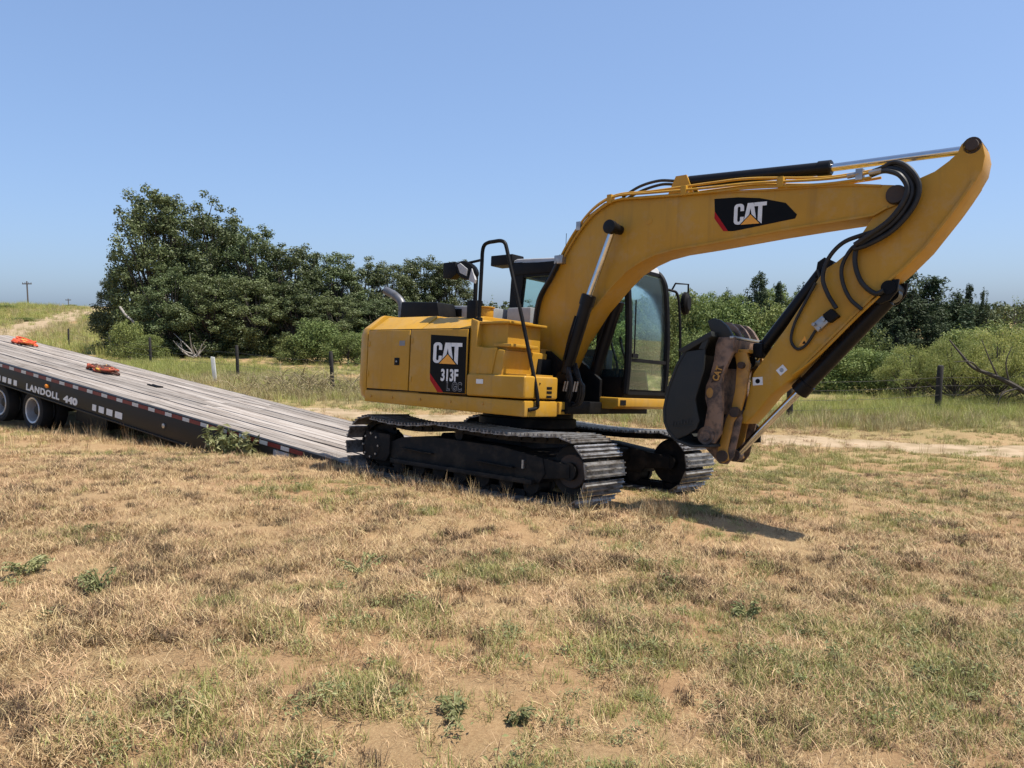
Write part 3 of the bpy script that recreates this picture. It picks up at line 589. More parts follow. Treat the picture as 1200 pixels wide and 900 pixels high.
G().prism(off(boom_poly, 19, 31, -0.022, -0.004), BY - 0.178, BY + 0.178).build('bottom_plate', YEL, boom)
G().lathe_y(4.20, 2.955, [(BY - 0.20, 0.03), (BY - 0.20, 0.075), (BY - 0.165, 0.085), (BY + 0.165, 0.085), (BY + 0.20, 0.075), (BY + 0.20, 0.03)], 20).build('boom_stick_pin', RUST, boom)
G().lathe_y(0.50, 1.50, [(BY - 0.24, 0.04), (BY - 0.24, 0.09), (BY + 0.24, 0.09), (BY + 0.24, 0.04)], 20).build('boom_foot_pin', YELW, boom)
G().lathe_y(1.44, 2.92, [(BY - 0.40, 0.03), (BY - 0.39, 0.075), (BY - 0.33, 0.075), (BY - 0.32, 0.05), (BY + 0.32, 0.05), (BY + 0.33, 0.075), (BY + 0.39, 0.075), (BY + 0.40, 0.03)], 20).build('boom_cylinder_pin', CYL, boom)
G().lathe_y(1.79, 2.99, [(BY - 0.172, 0.02), (BY - 0.168, 0.045), (BY - 0.16, 0.045)], 16).build('boom_boss', YEL, boom)
for y in (BY - 0.22, BY + 0.22):
    G().prism([(0.34, 1.02), (1.02, 1.02), (1.02, 1.30), (0.78, 1.48), (0.60, 1.60), (0.42, 1.60), (0.34, 1.45)], y - 0.025, y + 0.025).build('boom_mount', BLK, exc, bevel=0.01)
mpt = G(); mpt.box(0.30, 1.05, BY - 0.45, BY + 0.37, 0.90, 1.04); mpt.build('boom_base', BLK, exc, bevel=0.02)
# boom decal
bd = flat('boom_decal', [(2.53, 3.125), (2.78, 3.11), (3.0, 3.075), (3.25, 3.0), (3.36, 2.88), (3.345, 2.845), (2.75, 2.785), (2.69, 2.79), (2.54, 3.0)], BY - 0.165, DBK, boom)
flat('red_stripe', [(2.54, 3.0), (2.69, 2.79), (2.64, 2.795), (2.54, 2.93)], BY - 0.168, DRD, bd, 0.001)
cat_letters(bd, 2.745, 2.845, 0.325, 0.20, BY - 0.168, WHT, skew=-0.03); cat_triangle(bd, 2.745, 2.845, 0.325, 0.20, BY - 0.168, -0.03)
def ram(name, base, gland, eye, y, rb, rr, parent, eye_r=0.06, mb=CYL, gland_m=CYL):
    d = (Vector((gland[0] - base[0], 0, gland[1] - base[1]))).normalized(); P = lambda p: Vector((p[0], y, p[1]))
    b = G(); b.pipe([P(base), P(base) + d * 0.05, P(base) + d * 0.06, P(gland) - d * 0.12, P(gland) - d * 0.12, P(gland) - d * 0.01, P(gland)], [rb * 0.6, rb * 0.85, rb, rb, rb * 1.16, rb * 1.16, rb * 0.95], 20)
    b.lathe_y(base[0], base[1], [(y - rb * 0.8, rb * 0.5), (y - rb * 0.8, rb * 0.95), (y + rb * 0.8, rb * 0.95), (y + rb * 0.8, rb * 0.5)], 16)
    o = b.build(name, mb, parent)
    r = G(); r.pipe([P(gland), P(eye)], rr, 16); ro = r.build('piston_rod', CHR, o)
    G().lathe_y(eye[0], eye[1], [(y - 0.05, eye_r * 0.4), (y - 0.05, eye_r), (y + 0.05, eye_r), (y + 0.05, eye_r * 0.4)], 18).build('rod_eye', gland_m, o)
    return o
for y in (BY - 0.30, BY + 0.27):
    bc = ram('boom_cylinder', (0.87, 1.30), (1.165, 2.215), (1.44, 2.92), y, 0.072, 0.036, exc)
    hl = G(); hl.pipe(cr([(1.05, y - 0.08, 1.98), (0.98, y - 0.085, 1.75), (0.92, y - 0.085, 1.5)], 4), 0.012, 6); hl.build('cylinder_line', BLK, bc)
sc_ = ram('stick_cylinder', (2.10, 3.385), (3.60, 3.315), (4.735, 3.30), BY, 0.062, 0.036, exc, 0.055)
for y in (BY - 0.07, BY + 0.07): G().prism([(1.94, 3.22), (2.26, 3.22), (2.16, 3.44), (2.04, 3.44)], y - 0.012, y + 0.012).build('cylinder_lug', YEL, boom)
# stick
stick_poly = [(4.665, 3.31), (4.64, 3.245), (4.58, 3.19), (4.48, 3.12), (4.34, 3.07), (4.19, 3.0), (4.02, 2.80), (3.93, 2.66), (3.84, 2.52), (3.72, 2.42), (3.62, 2.36), (3.29, 1.83), (3.0, 1.41), (2.96, 1.22), (2.93, 1.06), (2.85, 0.98), (2.81, 1.0), (2.79, 1.06), (2.80, 1.0), (2.84, 0.93), (2.95, 0.92), (3.04, 1.02), (3.19, 1.215), (3.39, 1.385), (3.99, 2.02), (4.19, 2.23), (4.29, 2.32), (4.44, 2.48), (4.64, 2.76), (4.71, 2.87), (4.78, 2.99), (4.825, 3.08), (4.84, 3.19), (4.82, 3.29), (4.77, 3.35), (4.71, 3.355)]
stick_poly = [p for i, p in enumerate(stick_poly) if i not in (15, 16, 17, 18)]
sk_ = G(); sk_.prism(stick_poly, BY - 0.145, BY + 0.145); stick = sk_.build('stick', YEL, exc, bevel=0.014)
n0 = stick_poly.index((3.99, 2.02)); n1 = stick_poly.index((4.78, 2.99))
G().prism(off(stick_poly, n0 - 1, n1, 0.004, 0.024), BY - 0.16, BY + 0.16).build('outer_plate', YEL, stick)
G().lathe_y(4.745, 3.29, [(BY - 0.17, 0.02), (BY - 0.17, 0.045), (BY - 0.145, 0.05), (BY - 0.145, 0.068), (BY + 0.145, 0.068), (BY + 0.17, 0.045), (BY + 0.17, 0.02)], 20).build('stick_pin', RUST, stick)
G().lathe_y(4.17, 2.17, [(BY - 0.17, 0.02), (BY - 0.17, 0.06), (BY + 0.17, 0.06), (BY + 0.17, 0.02)], 20).build('bucket_cylinder_pin', BLK, stick)
G().prism([(4.04, 2.06), (4.20, 2.24), (4.25, 2.24), (4.24, 2.14), (4.18, 2.06), (4.10, 2.03)], BY - 0.155, BY - 0.12).build('cylinder_lug', BLK, stick, bevel=0.008)
G().prism([(4.04, 2.06), (4.20, 2.24), (4.25, 2.24), (4.24, 2.14), (4.18, 2.06), (4.10, 2.03)], BY + 0.12, BY + 0.155).build('cylinder_lug', BLK, stick, bevel=0.008)
bcy = ram('bucket_cylinder', (4.16, 2.13), (3.385, 1.245), (2.80, 0.60), BY, 0.075, 0.036, exc, 0.06, gland_m=THB)
tcy = ram('thumb_cylinder', (3.60, 2.42), (2.985, 1.60), (2.93, 1.52), BY, 0.058, 0.034, exc, 0.05)
for a, b in (((3.02, 1.66), BY - 0.0),): G().box(2.96, 3.06, BY - 0.10, BY + 0.10, 1.56, 1.70).build('thumb_bracket', BLK, exc, bevel=0.02)
G().prism([(3.52, 2.30), (3.66, 2.38), (3.68, 2.44), (3.60, 2.48), (3.54, 2.44)], BY - 0.09, BY - 0.065).build('thumb_lug', BLK, stick)
G().prism([(3.52, 2.30), (3.66, 2.38), (3.68, 2.44), (3.60, 2.48), (3.54, 2.44)], BY + 0.065, BY + 0.09).build('thumb_lug', BLK, stick)
# stickers, valve block on the stick
SY = BY - 0.145
for cx, cz, a, s_, m in ((3.05, 1.335, 0.1, 0.048, WHT), (3.275, 1.445, 0.75, 0.042, WHT)):
    c_, q_ = math.cos(a), math.sin(a); poly = [(cx + (u * c_ - v * q_) * s_, cz + (u * q_ + v * c_) * s_) for u, v in ((-1, -0.8), (1, -0.8), (1, 0.8), (-1, 0.8))]
    so_ = flat('safety_sticker', poly, SY, m, stick)
    poly = [(cx + (u * c_ - v * q_) * s_ * 0.5, cz + (u * q_ + v * c_) * s_ * 0.5) for u, v in [(math.cos(k * math.pi / 4), math.sin(k * math.pi / 4)) for k in range(8)]]
    flat('sticker_symbol', poly, SY - 0.003, DBK if cx < 3.1 else GRY, so_, 0.001)
fl = flat('warning_triangle', [(3.42, 1.67), (3.475, 1.76), (3.52, 1.67)], SY, DOR, stick)
flat('triangle_symbol', [(3.455, 1.69), (3.472, 1.72), (3.49, 1.69)], SY - 0.003, DBK, fl, 0.001)
vb = G(); vb.prism([(3.55, 1.86), (3.64, 1.94), (3.70, 1.88), (3.61, 1.79)], SY - 0.06, SY); vbo = vb.build('valve_block', STL, exc, bevel=0.01)
G().prism([(3.645, 1.945), (3.72, 2.0), (3.79, 1.93), (3.71, 1.87)], SY - 0.075, SY).build('valve_body', BLK, vbo, bevel=0.01)
for x, z in ((3.575, 1.86), (3.62, 1.82), (3.66, 1.90)):
    G().cyl((x, SY - 0.06, z), (x, SY - 0.085, z), 0.016, n=8).build('valve_fitting', STL, vbo)
def hose(name, pts, r, m=RUB, parent=exc, n=8, k=6): return G().pipe(cr(pts, k), r, n).build(name, m, parent)
def H3(pts, y): return [(x, y, z) for x, z in pts]
# big hose bundle round the boom tip
for j, (dy, dr, r) in enumerate(((-0.215, 0.0, 0.026), (-0.175, 0.03, 0.024), (-0.25, -0.03, 0.022), (-0.225, 0.055, 0.022))):
    base = [(3.98, 3.165), (4.08, 3.18), (4.17, 3.175), (4.27, 3.11), (4.335, 2.985), (4.305, 2.85), (4.19, 2.70), (4.03, 2.595), (3.90, 2.53)]
    ctr = Vector((4.10, 2.93)); pts = []
    for i, (x, z) in enumerate(base):
        d = (Vector((x, z)) - ctr).normalized(); pts.append((x + d.x * dr * (1 if 1 < i < 8 else 0.4), BY + dy * (1 if i > 2 else 0.6 + 0.13 * i), z + d.y * dr * (1 if 1 < i < 8 else 0.4)))
    hose('hydraulic_hose', pts, r)
hose('hydraulic_hose', H3([(4.10, 2.66), (3.95, 2.63), (3.79, 2.575), (3.675, 2.45), (3.63, 2.28), (3.68, 2.13), (3.76, 2.0)], BY - 0.20), 0.02)
hose('hydraulic_hose', H3([(3.98, 2.56), (3.87, 2.53), (3.79, 2.38), (3.80, 2.23), (3.87, 2.08), (3.97, 1.985)], BY - 0.185), 0.018)
hose('hydraulic_hose', H3([(4.0, 2.56), (3.91, 2.52), (3.90, 2.38), (3.96, 2.22), (4.07, 2.12), (4.14, 2.14)], BY - 0.19), 0.022)
hose('hydraulic_hose', H3([(3.56, 2.24), (3.44, 2.0), (3.38, 1.86), (3.36, 1.72), (3.42, 1.64), (3.50, 1.68), (3.58, 1.81)], BY - 0.17), 0.014)
hose('hydraulic_hose', H3([(3.55, 2.37), (3.57, 2.27), (3.50, 2.12), (3.40, 1.95)], BY - 0.11), 0.014)
# yellow steel lines along the boom and stick
top_run = [(0.64, 2.66), (0.80, 2.90), (1.0, 3.12), (1.2, 3.245), (1.42, 3.295), (1.78, 3.275), (2.46, 3.24), (2.9, 3.225), (3.55, 3.17), (3.86, 3.165), (4.0, 3.17)]
for dy, dz in ((-0.185, 0.0), (-0.15, 0.025), (-0.188, -0.045), (0.10, 0.02)):
    hose('steel_line', [(x + (0.0 if i > 3 else -dz * 0.6), BY + dy, z + dz + (0.03 * (i in (6, 7)) if dz > 0 else 0)) for i, (x, z) in enumerate(top_run)], 0.013, YEL, boom, 7)
for x, z in ((0.90, 3.02), (1.3, 3.275), (2.2, 3.25), (3.2, 3.20), (3.9, 3.17)):
    G().box(x - 0.03, x + 0.03, BY - 0.205, BY - 0.13, z - 0.055, z + 0.045).build('line_clamp', STL if x in (0.90, 3.9) else YEL, boom, bevel=0.005)
for k, x in enumerate((3.80, 3.98)):
    G().cyl((x, BY - 0.185, 3.165), (x + 0.10, BY - 0.185, 3.172), 0.024, n=8).build('line_coupling', STL, boom)
hose('steel_line', H3([(4.10, 2.10), (3.9, 1.90), (3.6, 1.58), (3.38, 1.40)], BY - 0.16), 0.012, YEL, stick, 7)
# hoses up to the boom
for dy in (-0.17, -0.21):
    hose('hydraulic_hose', [(0.70 + dy * .1, BY + dy, 2.70), (0.55, BY + dy - 0.02, 2.45), (0.40, BY + dy - 0.02, 2.22), (0.335, BY + dy, 1.95), (0.33, BY + dy, 1.6), (0.30, BY + dy, 1.3)], 0.019)
G().box(0.60, 0.72, BY - 0.235, BY - 0.15, 2.60, 2.70).build('line_coupling', STL, boom, bevel=0.01)
for dy, dz in ((-0.02, 0.0), (0.06, -0.02)):
    hose('hydraulic_hose', [(1.42, BY + dy - 0.1, 3.29), (1.62, BY + dy - 0.08, 3.385 + dz), (1.82, BY + dy - 0.03, 3.43 + dz), (2.0, BY + dy, 3.41 + dz), (2.14, BY + dy, 3.385)], 0.016)
# hoses around the boom foot
for k in range(6):
    y = BY - 0.34 - 0.03 * (k % 3); x = 0.92 + 0.05 * k
    hose('hydraulic_hose', [(0.80 + 0.03 * k, BY - 0.2, 1.46), (x, y, 1.42 - 0.03 * k), (x + 0.06, y - 0.02, 1.2), (x, y, 1.02), (0.8, y + 0.1, 0.98)], 0.017)
for x in (0.985, 1.02, 1.12, 1.155):
    G().cyl((x, BY - 0.42, 1.26), (x - 0.025, BY - 0.42, 1.15), 0.012, n=8).build('hose_fitting', STL, exc)
hv = G(); hv.box(0.62, 0.95, -0.44, -0.36, 1.04, 1.32); hv.box(0.45, 0.66, -0.66, -0.40, 1.05, 1.50); hv.build('control_valve', BLK, exc, bevel=0.015)
cvx = G(); cvx.box(0.30, 0.55, -0.48, -0.36, 1.40, 1.62); cvx.cyl((0.42, -0.42, 1.62), (0.42, -0.42, 1.78), 0.03, n=10); cvx.build('filter_housing', YELW, exc, bevel=0.01)

# --- bucket (dark), thumb (worn), linkage
bside = [(2.43, 1.59), (2.35, 1.45), (2.27, 1.23), (2.235, 1.03), (2.245, 0.90), (2.29, 0.81), (2.37, 0.73), (2.55, 0.68), (2.74, 0.70), (2.86, 0.72), (2.86, 0.86), (2.76, 0.95), (2.70, 1.06), (2.69, 1.19), (2.665, 1.45), (2.645, 1.62)]
bk = G(); BK0, BK1 = -0.60, 0.30
nside = bside[:7] + [(2.50, 0.79), (2.585, 0.85), (2.615, 0.93), (2.585, 1.04), (2.565, 1.14), (2.60, 1.27), (2.64, 1.42), (2.645, 1.62)]
bk.prism(nside, BK0, BK0 + 0.025); bk.prism(bside, BK1 - 0.025, BK1)
bk.prism(off(bside, 0, 8, -0.012, 0.014), BK0 - 0.006, BK1 + 0.006)
bucket = bk.build('bucket', BKT, exc, bevel=0.005)
lp = G(); lp.prism([(2.355, 1.605), (2.70, 1.79), (2.715, 1.74), (2.42, 1.575)], BK0 - 0.01, BK1 + 0.01); lp.build('bucket_lip', BKT, bucket, bevel=0.006)
ck = G(); ck.prism([(2.645, 1.62), (2.70, 1.78), (2.66, 1.77), (2.58, 1.62)], BK0 - 0.004, BK0 + 0.03); ck.build('side_cutter', BKT, bucket)
for k in range(7):
    x = 2.33 + k * 0.032; z = 0.865 + k * 0.007
    G().prism([(x, z), (x + 0.02, z + 0.004), (x + 0.02, z + (0.045 if k in (0, 3, 5) else 0.03)), (x, z + 0.03)], BK0 - 0.007, BK0 + 0.001).build('raised_mark', BKT, bucket)
G().prism([(2.35, 0.845), (2.56, 0.885), (2.56, 0.893), (2.35, 0.853)], BK0 - 0.007, BK0 + 0.001).build('raised_mark', BKT, bucket)
ears = G()
for y in (BY - 0.19, BY + 0.165): ears.prism([(2.56, 0.66), (2.72, 0.52), (2.80, 0.52), (2.86, 0.60), (2.93, 0.98), (2.90, 1.06), (2.80, 1.04), (2.66, 0.86)], y, y + 0.025)
ears.build('bucket_ears', THB, bucket, bevel=0.006)
TH0, TH1 = -0.50, 0.14
tpoly = [(2.73, 1.74), (2.89, 1.74), (2.88, 1.60), (2.785, 1.37), (2.78, 1.27), (2.80, 1.06), (2.79, 0.82), (2.73, 0.72), (2.61, 0.72), (2.575, 0.80), (2.62, 0.88), (2.645, 1.06), (2.615, 1.16), (2.62, 1.27), (2.65, 1.34), (2.69, 1.51), (2.705, 1.68)]
tg = G()
for y0, y1 in ((TH0, TH0 + 0.05), (TH1 - 0.05, TH1)): tg.prism(tpoly, y0, y1)
tg.prism([(2.73, 1.56), (2.86, 1.60), (2.88, 1.72), (2.74, 1.72)], TH0 + 0.04, TH1 - 0.04)
tg.prism([(2.70, 1.0), (2.74, 1.0), (2.74, 1.45), (2.70, 1.45)], TH0 + 0.04, TH1 - 0.04)
tg.cyl((2.66, TH0 - 0.01, 0.79), (2.66, TH1 + 0.01, 0.79), 0.05, n=18)
thumb = tg.build('thumb', THB, exc, bevel=0.006)
G().lathe_y(2.645, 0.79, [(TH0 - 0.03, 0.02), (TH0 - 0.03, 0.05), (TH0 - 0.012, 0.052), (TH0 - 0.012, 0.085), (TH0 + 0.01, 0.09)], 20).build('thumb_pin', THB, thumb)
G().rings([[(2.665 + 0.035 * math.cos(a), y, 1.205 + 0.05 * math.sin(a)) for a in [2 * math.pi * k / 14 for k in range(14)]] for y in (TH0 - 0.002, TH0 + 0.002)]).build('worn_patch', YELW, thumb)
for k in range(4):
    y = TH0 + 0.035 + k * (TH1 - TH0 - 0.07) / 3
    tp = [(2.60, 1.90), (2.66, 1.925), (2.73, 1.905), (2.80, 1.85), (2.85, 1.78), (2.865, 1.735), (2.73, 1.735), (2.69, 1.78), (2.64, 1.80)] if k == 0 else [(2.66, 1.885), (2.70, 1.905), (2.75, 1.895), (2.81, 1.845), (2.86, 1.77), (2.87, 1.735), (2.83, 1.735), (2.80, 1.785), (2.74, 1.84), (2.68, 1.85)]
    G().prism(tp, y - 0.026, y + 0.026).build('thumb_tooth', BKT if k == 0 else THB, thumb, bevel=0.008)
G().prism([(2.845, 1.725), (2.885, 1.725), (2.885, 1.75), (2.845, 1.75)], TH0 - 0.01, TH1 + 0.03).build('thumb_crossbar', STL, thumb, bevel=0.005)
# cast CAT letters up the worn side plate
lt = bpy.data.objects.new('cast_lettering', None); 
cl = flat('cast_plate', [(2.675, 1.30), (2.755, 1.325), (2.80, 1.47), (2.72, 1.445)], TH0, RUST, thumb, 0.004)
text_obj('cast_letters', 'CAT', YELW, cl, side_frame(2.748, TH0 - 0.006, 1.315, R(72)), 0.088, bold=0.003, sx=0.8, thick=0.004)
bpy.data.objects.remove(lt)
for y in (BY - 0.18, BY + 0.16):
    G().prism([(2.87, 1.64), (2.95, 1.60), (2.985, 1.49), (2.955, 1.21), (2.91, 1.02), (2.86, 0.99), (2.815, 1.04), (2.85, 1.25), (2.855, 1.47), (2.83, 1.58)], y - 0.02, y + 0.02).build('thumb_link', YELW, exc, bevel=0.01)
    G().prism([(2.92, 1.04), (2.86, 0.93), (2.81, 0.66), (2.83, 0.57), (2.77, 0.53), (2.71, 0.56), (2.71, 0.65), (2.78, 0.96), (2.83, 1.05)], y - 0.045, y - 0.022).build('bucket_link', YELW, exc, bevel=0.01)
lpl = G(); lpl.box(2.86, 2.97, BY - 0.2, BY + 0.18, 1.60, 1.635); lpl.build('link_plate', YELW, exc, bevel=0.008)
for x, z, r in ((2.915, 1.48, 0.032), (2.87, 1.03, 0.05), (2.765, 0.60, 0.055)):
    G().lathe_y(x, z, [(BY - 0.25, r * 0.3), (BY - 0.25, r), (BY + 0.23, r), (BY + 0.23, r * 0.3)], 18).build('linkage_pin', RUST, exc)

# ------------------------------------------------------------------ the tilt-bed trailer (local: X up the deck, Y towards its near edge, Z up)
TM = Matrix(((-0.8414, -0.5269, 0.1197, -2.32), (0.5292, -0.8484, -0.0143, 10.30), (0.1091, 0.0513, 0.9927, -0.04), (0, 0, 0, 1)))
trl = empty('flatbed_trailer', 'black tilted flatbed trailer with grey timber deck and red and white tape', 'trailer', mw=TM)
TL0, TL1, TWD = -0.30, 14.2, 2.50
WOOD = bpy.data.materials.new('weathered_deck_wood'); WOOD.use_nodes = True
n, l = nodes_of(WOOD); b = n['Principled BSDF']; b.inputs['Roughness'].default_value = 0.9; b.inputs['Specular IOR Level'].default_value = 0.2
tc = n.new('ShaderNodeTexCoord'); oi = n.new('ShaderNodeObjectInfo'); mpn = n.new('ShaderNodeMapping'); mpn.inputs['Scale'].default_value = (0.5, 14, 5)
va = n.new('ShaderNodeVectorMath'); va.operation = 'ADD'; vm = n.new('ShaderNodeVectorMath'); vm.operation = 'SCALE'; vm.inputs['Scale'].default_value = 31.7
cx_ = n.new('ShaderNodeCombineXYZ'); l.new(oi.outputs['Random'], cx_.inputs[0]); l.new(oi.outputs['Random'], cx_.inputs[1]); l.new(cx_.outputs[0], vm.inputs[0])
l.new(tc.outputs['Object'], va.inputs[0]); l.new(vm.outputs[0], va.inputs[1]); l.new(va.outputs[0], mpn.inputs['Vector'])
nz = n.new('ShaderNodeTexNoise'); nz.inputs['Scale'].default_value = 2.2; nz.inputs['Detail'].default_value = 8; nz.inputs['Roughness'].default_value = 0.7; l.new(mpn.outputs[0], nz.inputs['Vector'])
rp = n.new('ShaderNodeValToRGB'); e = rp.color_ramp.elements; e[0].position = 0.34; e[0].color = (0.075, 0.058, 0.046, 1); e[1].position = 0.60; e[1].color = (0.35, 0.312, 0.275, 1)
e2 = e.new(0.45); e2.color = (0.235, 0.195, 0.162, 1)
l.new(nz.outputs['Fac'], rp.inputs['Fac'])
hs = n.new('ShaderNodeHueSaturation'); mr = n.new('ShaderNodeMapRange'); mr.inputs['To Min'].default_value = 0.7; mr.inputs['To Max'].default_value = 1.2
l.new(oi.outputs['Random'], mr.inputs['Value']); l.new(mr.outputs[0], hs.inputs['Value']); l.new(rp.outputs[0], hs.inputs['Color']); l.new(hs.outputs[0], b.inputs['Base Color'])
bp = n.new('ShaderNodeBump'); bp.inputs['Strength'].default_value = 0.6; bp.inputs['Distance'].default_value = 0.01; l.new(nz.outputs['Fac'], bp.inputs['Height']); l.new(bp.outputs[0], b.inputs['Normal'])
deckf = G(); deckf.box(TL0 + 0.35, TL1, -TWD + 0.08, -0.08, -0.16, -0.03); deck = deckf.build('deck_frame', TRB, trl)
NP = 13; pw = (TWD - 0.16) / NP
for k in range(NP):
    y0 = -TWD + 0.08 + k * pw; cuts = [TL0 + 0.32, rng.uniform(3.5, 5.2), rng.uniform(8.0, 10.0), TL1]
    dz = rng.uniform(-0.006, 0.006)
    for a, c in zip(cuts[:-1], cuts[1:]):
        g = G(); N = 8; gap = 0.011 if k not in (4, 9) else 0.022
        rs = []
        for q in range(N + 1):
            x = a + 0.004 + (c - a - 0.008) * q / N; j = rng.uniform(-0.004, 0.004); w0 = y0 + gap / 2 + rng.uniform(0, 0.006); w1 = y0 + pw - gap / 2 - rng.uniform(0, 0.006)
            rs.append([(x, w0, -0.03), (x, w1, -0.03), (x, w1, 0.02 + dz + j), (x, w0, 0.02 + dz + j)])
        g.rings(rs); g.build('deck_plank', WOOD, deck)
rail = G(); rail.prism([(TL0 + 0.15, 0.0), (TL0 + 0.15, -0.05), (1.6, -0.30), (3.2, -0.42), (8.0, -0.37), (TL1, -0.34), (TL1, 0.032), (TL0 + 0.4, 0.032)], -0.075, 0.0)
rail.prism([(3.2, -0.44), (TL1, -0.365), (TL1, -0.335), (3.2, -0.41)], -0.10, 0.022)
railo = rail.build('side_rail', TRB, trl, bevel=0.006)
rail2 = G(); rail2.prism([(TL0 + 0.15, 0.0), (TL0 + 0.15, -0.05), (1.6, -0.30), (3.2, -0.42), (TL1, -0.34), (TL1, 0.0), (TL0 + 0.4, 0.0)], -TWD, -TWD + 0.075); rail2.build('side_rail', TRB, trl, bevel=0.006)
ap = G(); ap.prism([(TL0 - 0.12, -0.05), (TL0 + 0.32, -0.05), (TL0 + 0.315, 0.022), (TL0 + 0.1, 0.02)], -TWD + 0.02, -0.02); ap.build('approach_plate', DUSTY, trl, bevel=0.01)
# conspicuity tape: red 0.28 m, white 0.18 m
x = 0.75; red_me = G().box(0, 0.272, 0.0, 0.004, -0.052, 0.004).mesh('tape_red', TRED); wht_me = G().box(0, 0.172, 0.0, 0.004, -0.052, 0.004).mesh('tape_white', TWHT)
while x < TL1 - 0.5:
    link('tape_red', red_me, railo, Matrix.Translation((x, 0.0005, 0.006))); link('tape_white', wht_me, railo, Matrix.Translation((x + 0.279, 0.0005, 0.006))); x += 0.457
FW = Matrix(((-1, 0, 0), (0, 0, 1), (0, 1, 0))).to_4x4()   # text x -> -X, text y -> +Z, normal -> +Y
def rail_text(body, x, z, size, sx, bold, spacing=1.0, slope=0.0):
    return text_obj('rail_letters', body, WHT, railo, Matrix.Translation((x, 0.003, z)) @ Matrix.Rotation(slope, 4, 'Y') @ FW, size, bold, sx, 0.002, spacing)
rail_text('LANDOLL', 8.30, -0.345, 0.165, 1.45, 0.007, 1.15)
rail_text('440', 6.98, -0.35, 0.165, 1.8, 0.010, 1.0)
for x0, x1 in ((6.03, 5.91), (5.83, 5.67), (5.59, 5.41), (5.33, 5.12)): G().box(x1, x0, 0.0005, 0.004, -0.335, -0.225).build('white_bar', WHT, railo)
for x0, x1 in ((8.78, 8.66), (9.0, 8.87), (9.22, 9.07), (9.5, 9.30)): G().box(x1, x0, 0.0005, 0.004, -0.33, -0.225).build('white_bar', WHT, railo)
ml = G(); ml.rings([[(7.55 + 0.062 * c0 * math.cos(a), yy, -0.150 + 0.036 * c0 * math.sin(a)) for a in [2 * math.pi * k / 14 for k in range(14)]] for yy, c0 in ((0.0, 1), (0.02, 1), (0.032, 0.6))]); ml.build('marker_light', LORG, railo)
G().lathe_y(3.95, -0.22, [(0.0, 0.04), (0.018, 0.04), (0.02, 0.028), (0.024, 0.0)], 14).build('rail_plug', STL, railo)
G().prism([(1.02, -0.27), (1.34, -0.26), (1.34, -0.07), (1.02, -0.07)], 0.0005, 0.012).build('reflector_plate', GRY, railo, bevel=0.004)
hk = G(); hk.pipe([(2.86, 0.02, -0.37), (2.82, 0.02, -0.24), (2.72, 0.02, -0.24), (2.70, 0.02, -0.36), (2.60, 0.02, -0.39)], 0.011, 6); hk.build('tie_hook', STL, railo)
# chassis, axles, wheels
ch = G()
for y in (-0.85, -1.65): ch.prism([(2.0, -0.16), (TL1, -0.16), (TL1, -0.46), (3.0, -0.42)], y - 0.05, y + 0.05)
ch.prism([(5.2, -0.5), (10.4, -0.46), (10.4, -0.66), (5.6, -0.72)], -1.75, -0.75)
ch.build('chassis_beams', TRB, trl)
for k, (x, z) in enumerate(((8.30, -0.755), (9.58, -0.82))):
    G().cyl((x, -TWD + 0.3, z), (x, -0.3, z), 0.06, n=12).build('axle', TRB, trl)
    for y, s in ((-0.24, 1), (-TWD + 0.24, -1), (-0.52, 1), (-TWD + 0.52, -1)):
        tyg = G(); tyg.lathe_y(x, z, [(y - 0.10, 0.26), (y - 0.118, 0.33), (y - 0.10, 0.375), (y - 0.05, 0.388), (y + 0.05, 0.388), (y + 0.10, 0.375), (y + 0.118, 0.33), (y + 0.10, 0.26), (y + 0.06, 0.24), (y - 0.06, 0.24)], 36)
        ty = tyg.build('wheel', TYR, trl)
        rg = G(); f = y + s * 0.0
        prof = [(y + s * 0.105, 0.262), (y + s * 0.116, 0.252), (y + s * 0.108, 0.222), (y + s * 0.02, 0.212), (y - s * 0.07, 0.205)]
        nn = 32; rg.rings([[(x + r * math.cos(2 * math.pi * k2 / nn), yy, z + r * math.sin(2 * math.pi * k2 / nn)) for k2 in range(nn)] for yy, r in prof], cap=False); rg.build('rim', RIM, ty)
        G().lathe_y(x, z, [(y - s * 0.07, 0.21), (y - s * 0.065, 0.12), (y - s * 0.02, 0.09), (y - s * 0.02, 0.01)], 24).build('wheel_disc', DISC, ty)
        G().lathe_y(x, z, [(y - s * 0.03, 0.09), (y + s * 0.035, 0.085), (y + s * 0.045, 0.05)], 16).build('hub', TRB, ty)
mf = G(); mf.prism([(6.25, -0.40), (7.35, -0.36), (7.35, -0.80), (6.35, -0.80)], -2.2, -0.45); mf.build('air_tank_box', TRB, trl, bevel=0.02)

for y in (-0.5, -2.0):
    lg_ = G(); lg_.box(13.3, 13.5, y - 0.07, y + 0.07, -0.95, -0.05); lg_.box(13.34, 13.46, y - 0.05, y + 0.05, -1.85, -0.9); lg_.box(13.2, 13.6, y - 0.14, y + 0.14, -1.88, -1.84); lg_.build('landing_leg', TRB, trl, bevel=0.01)
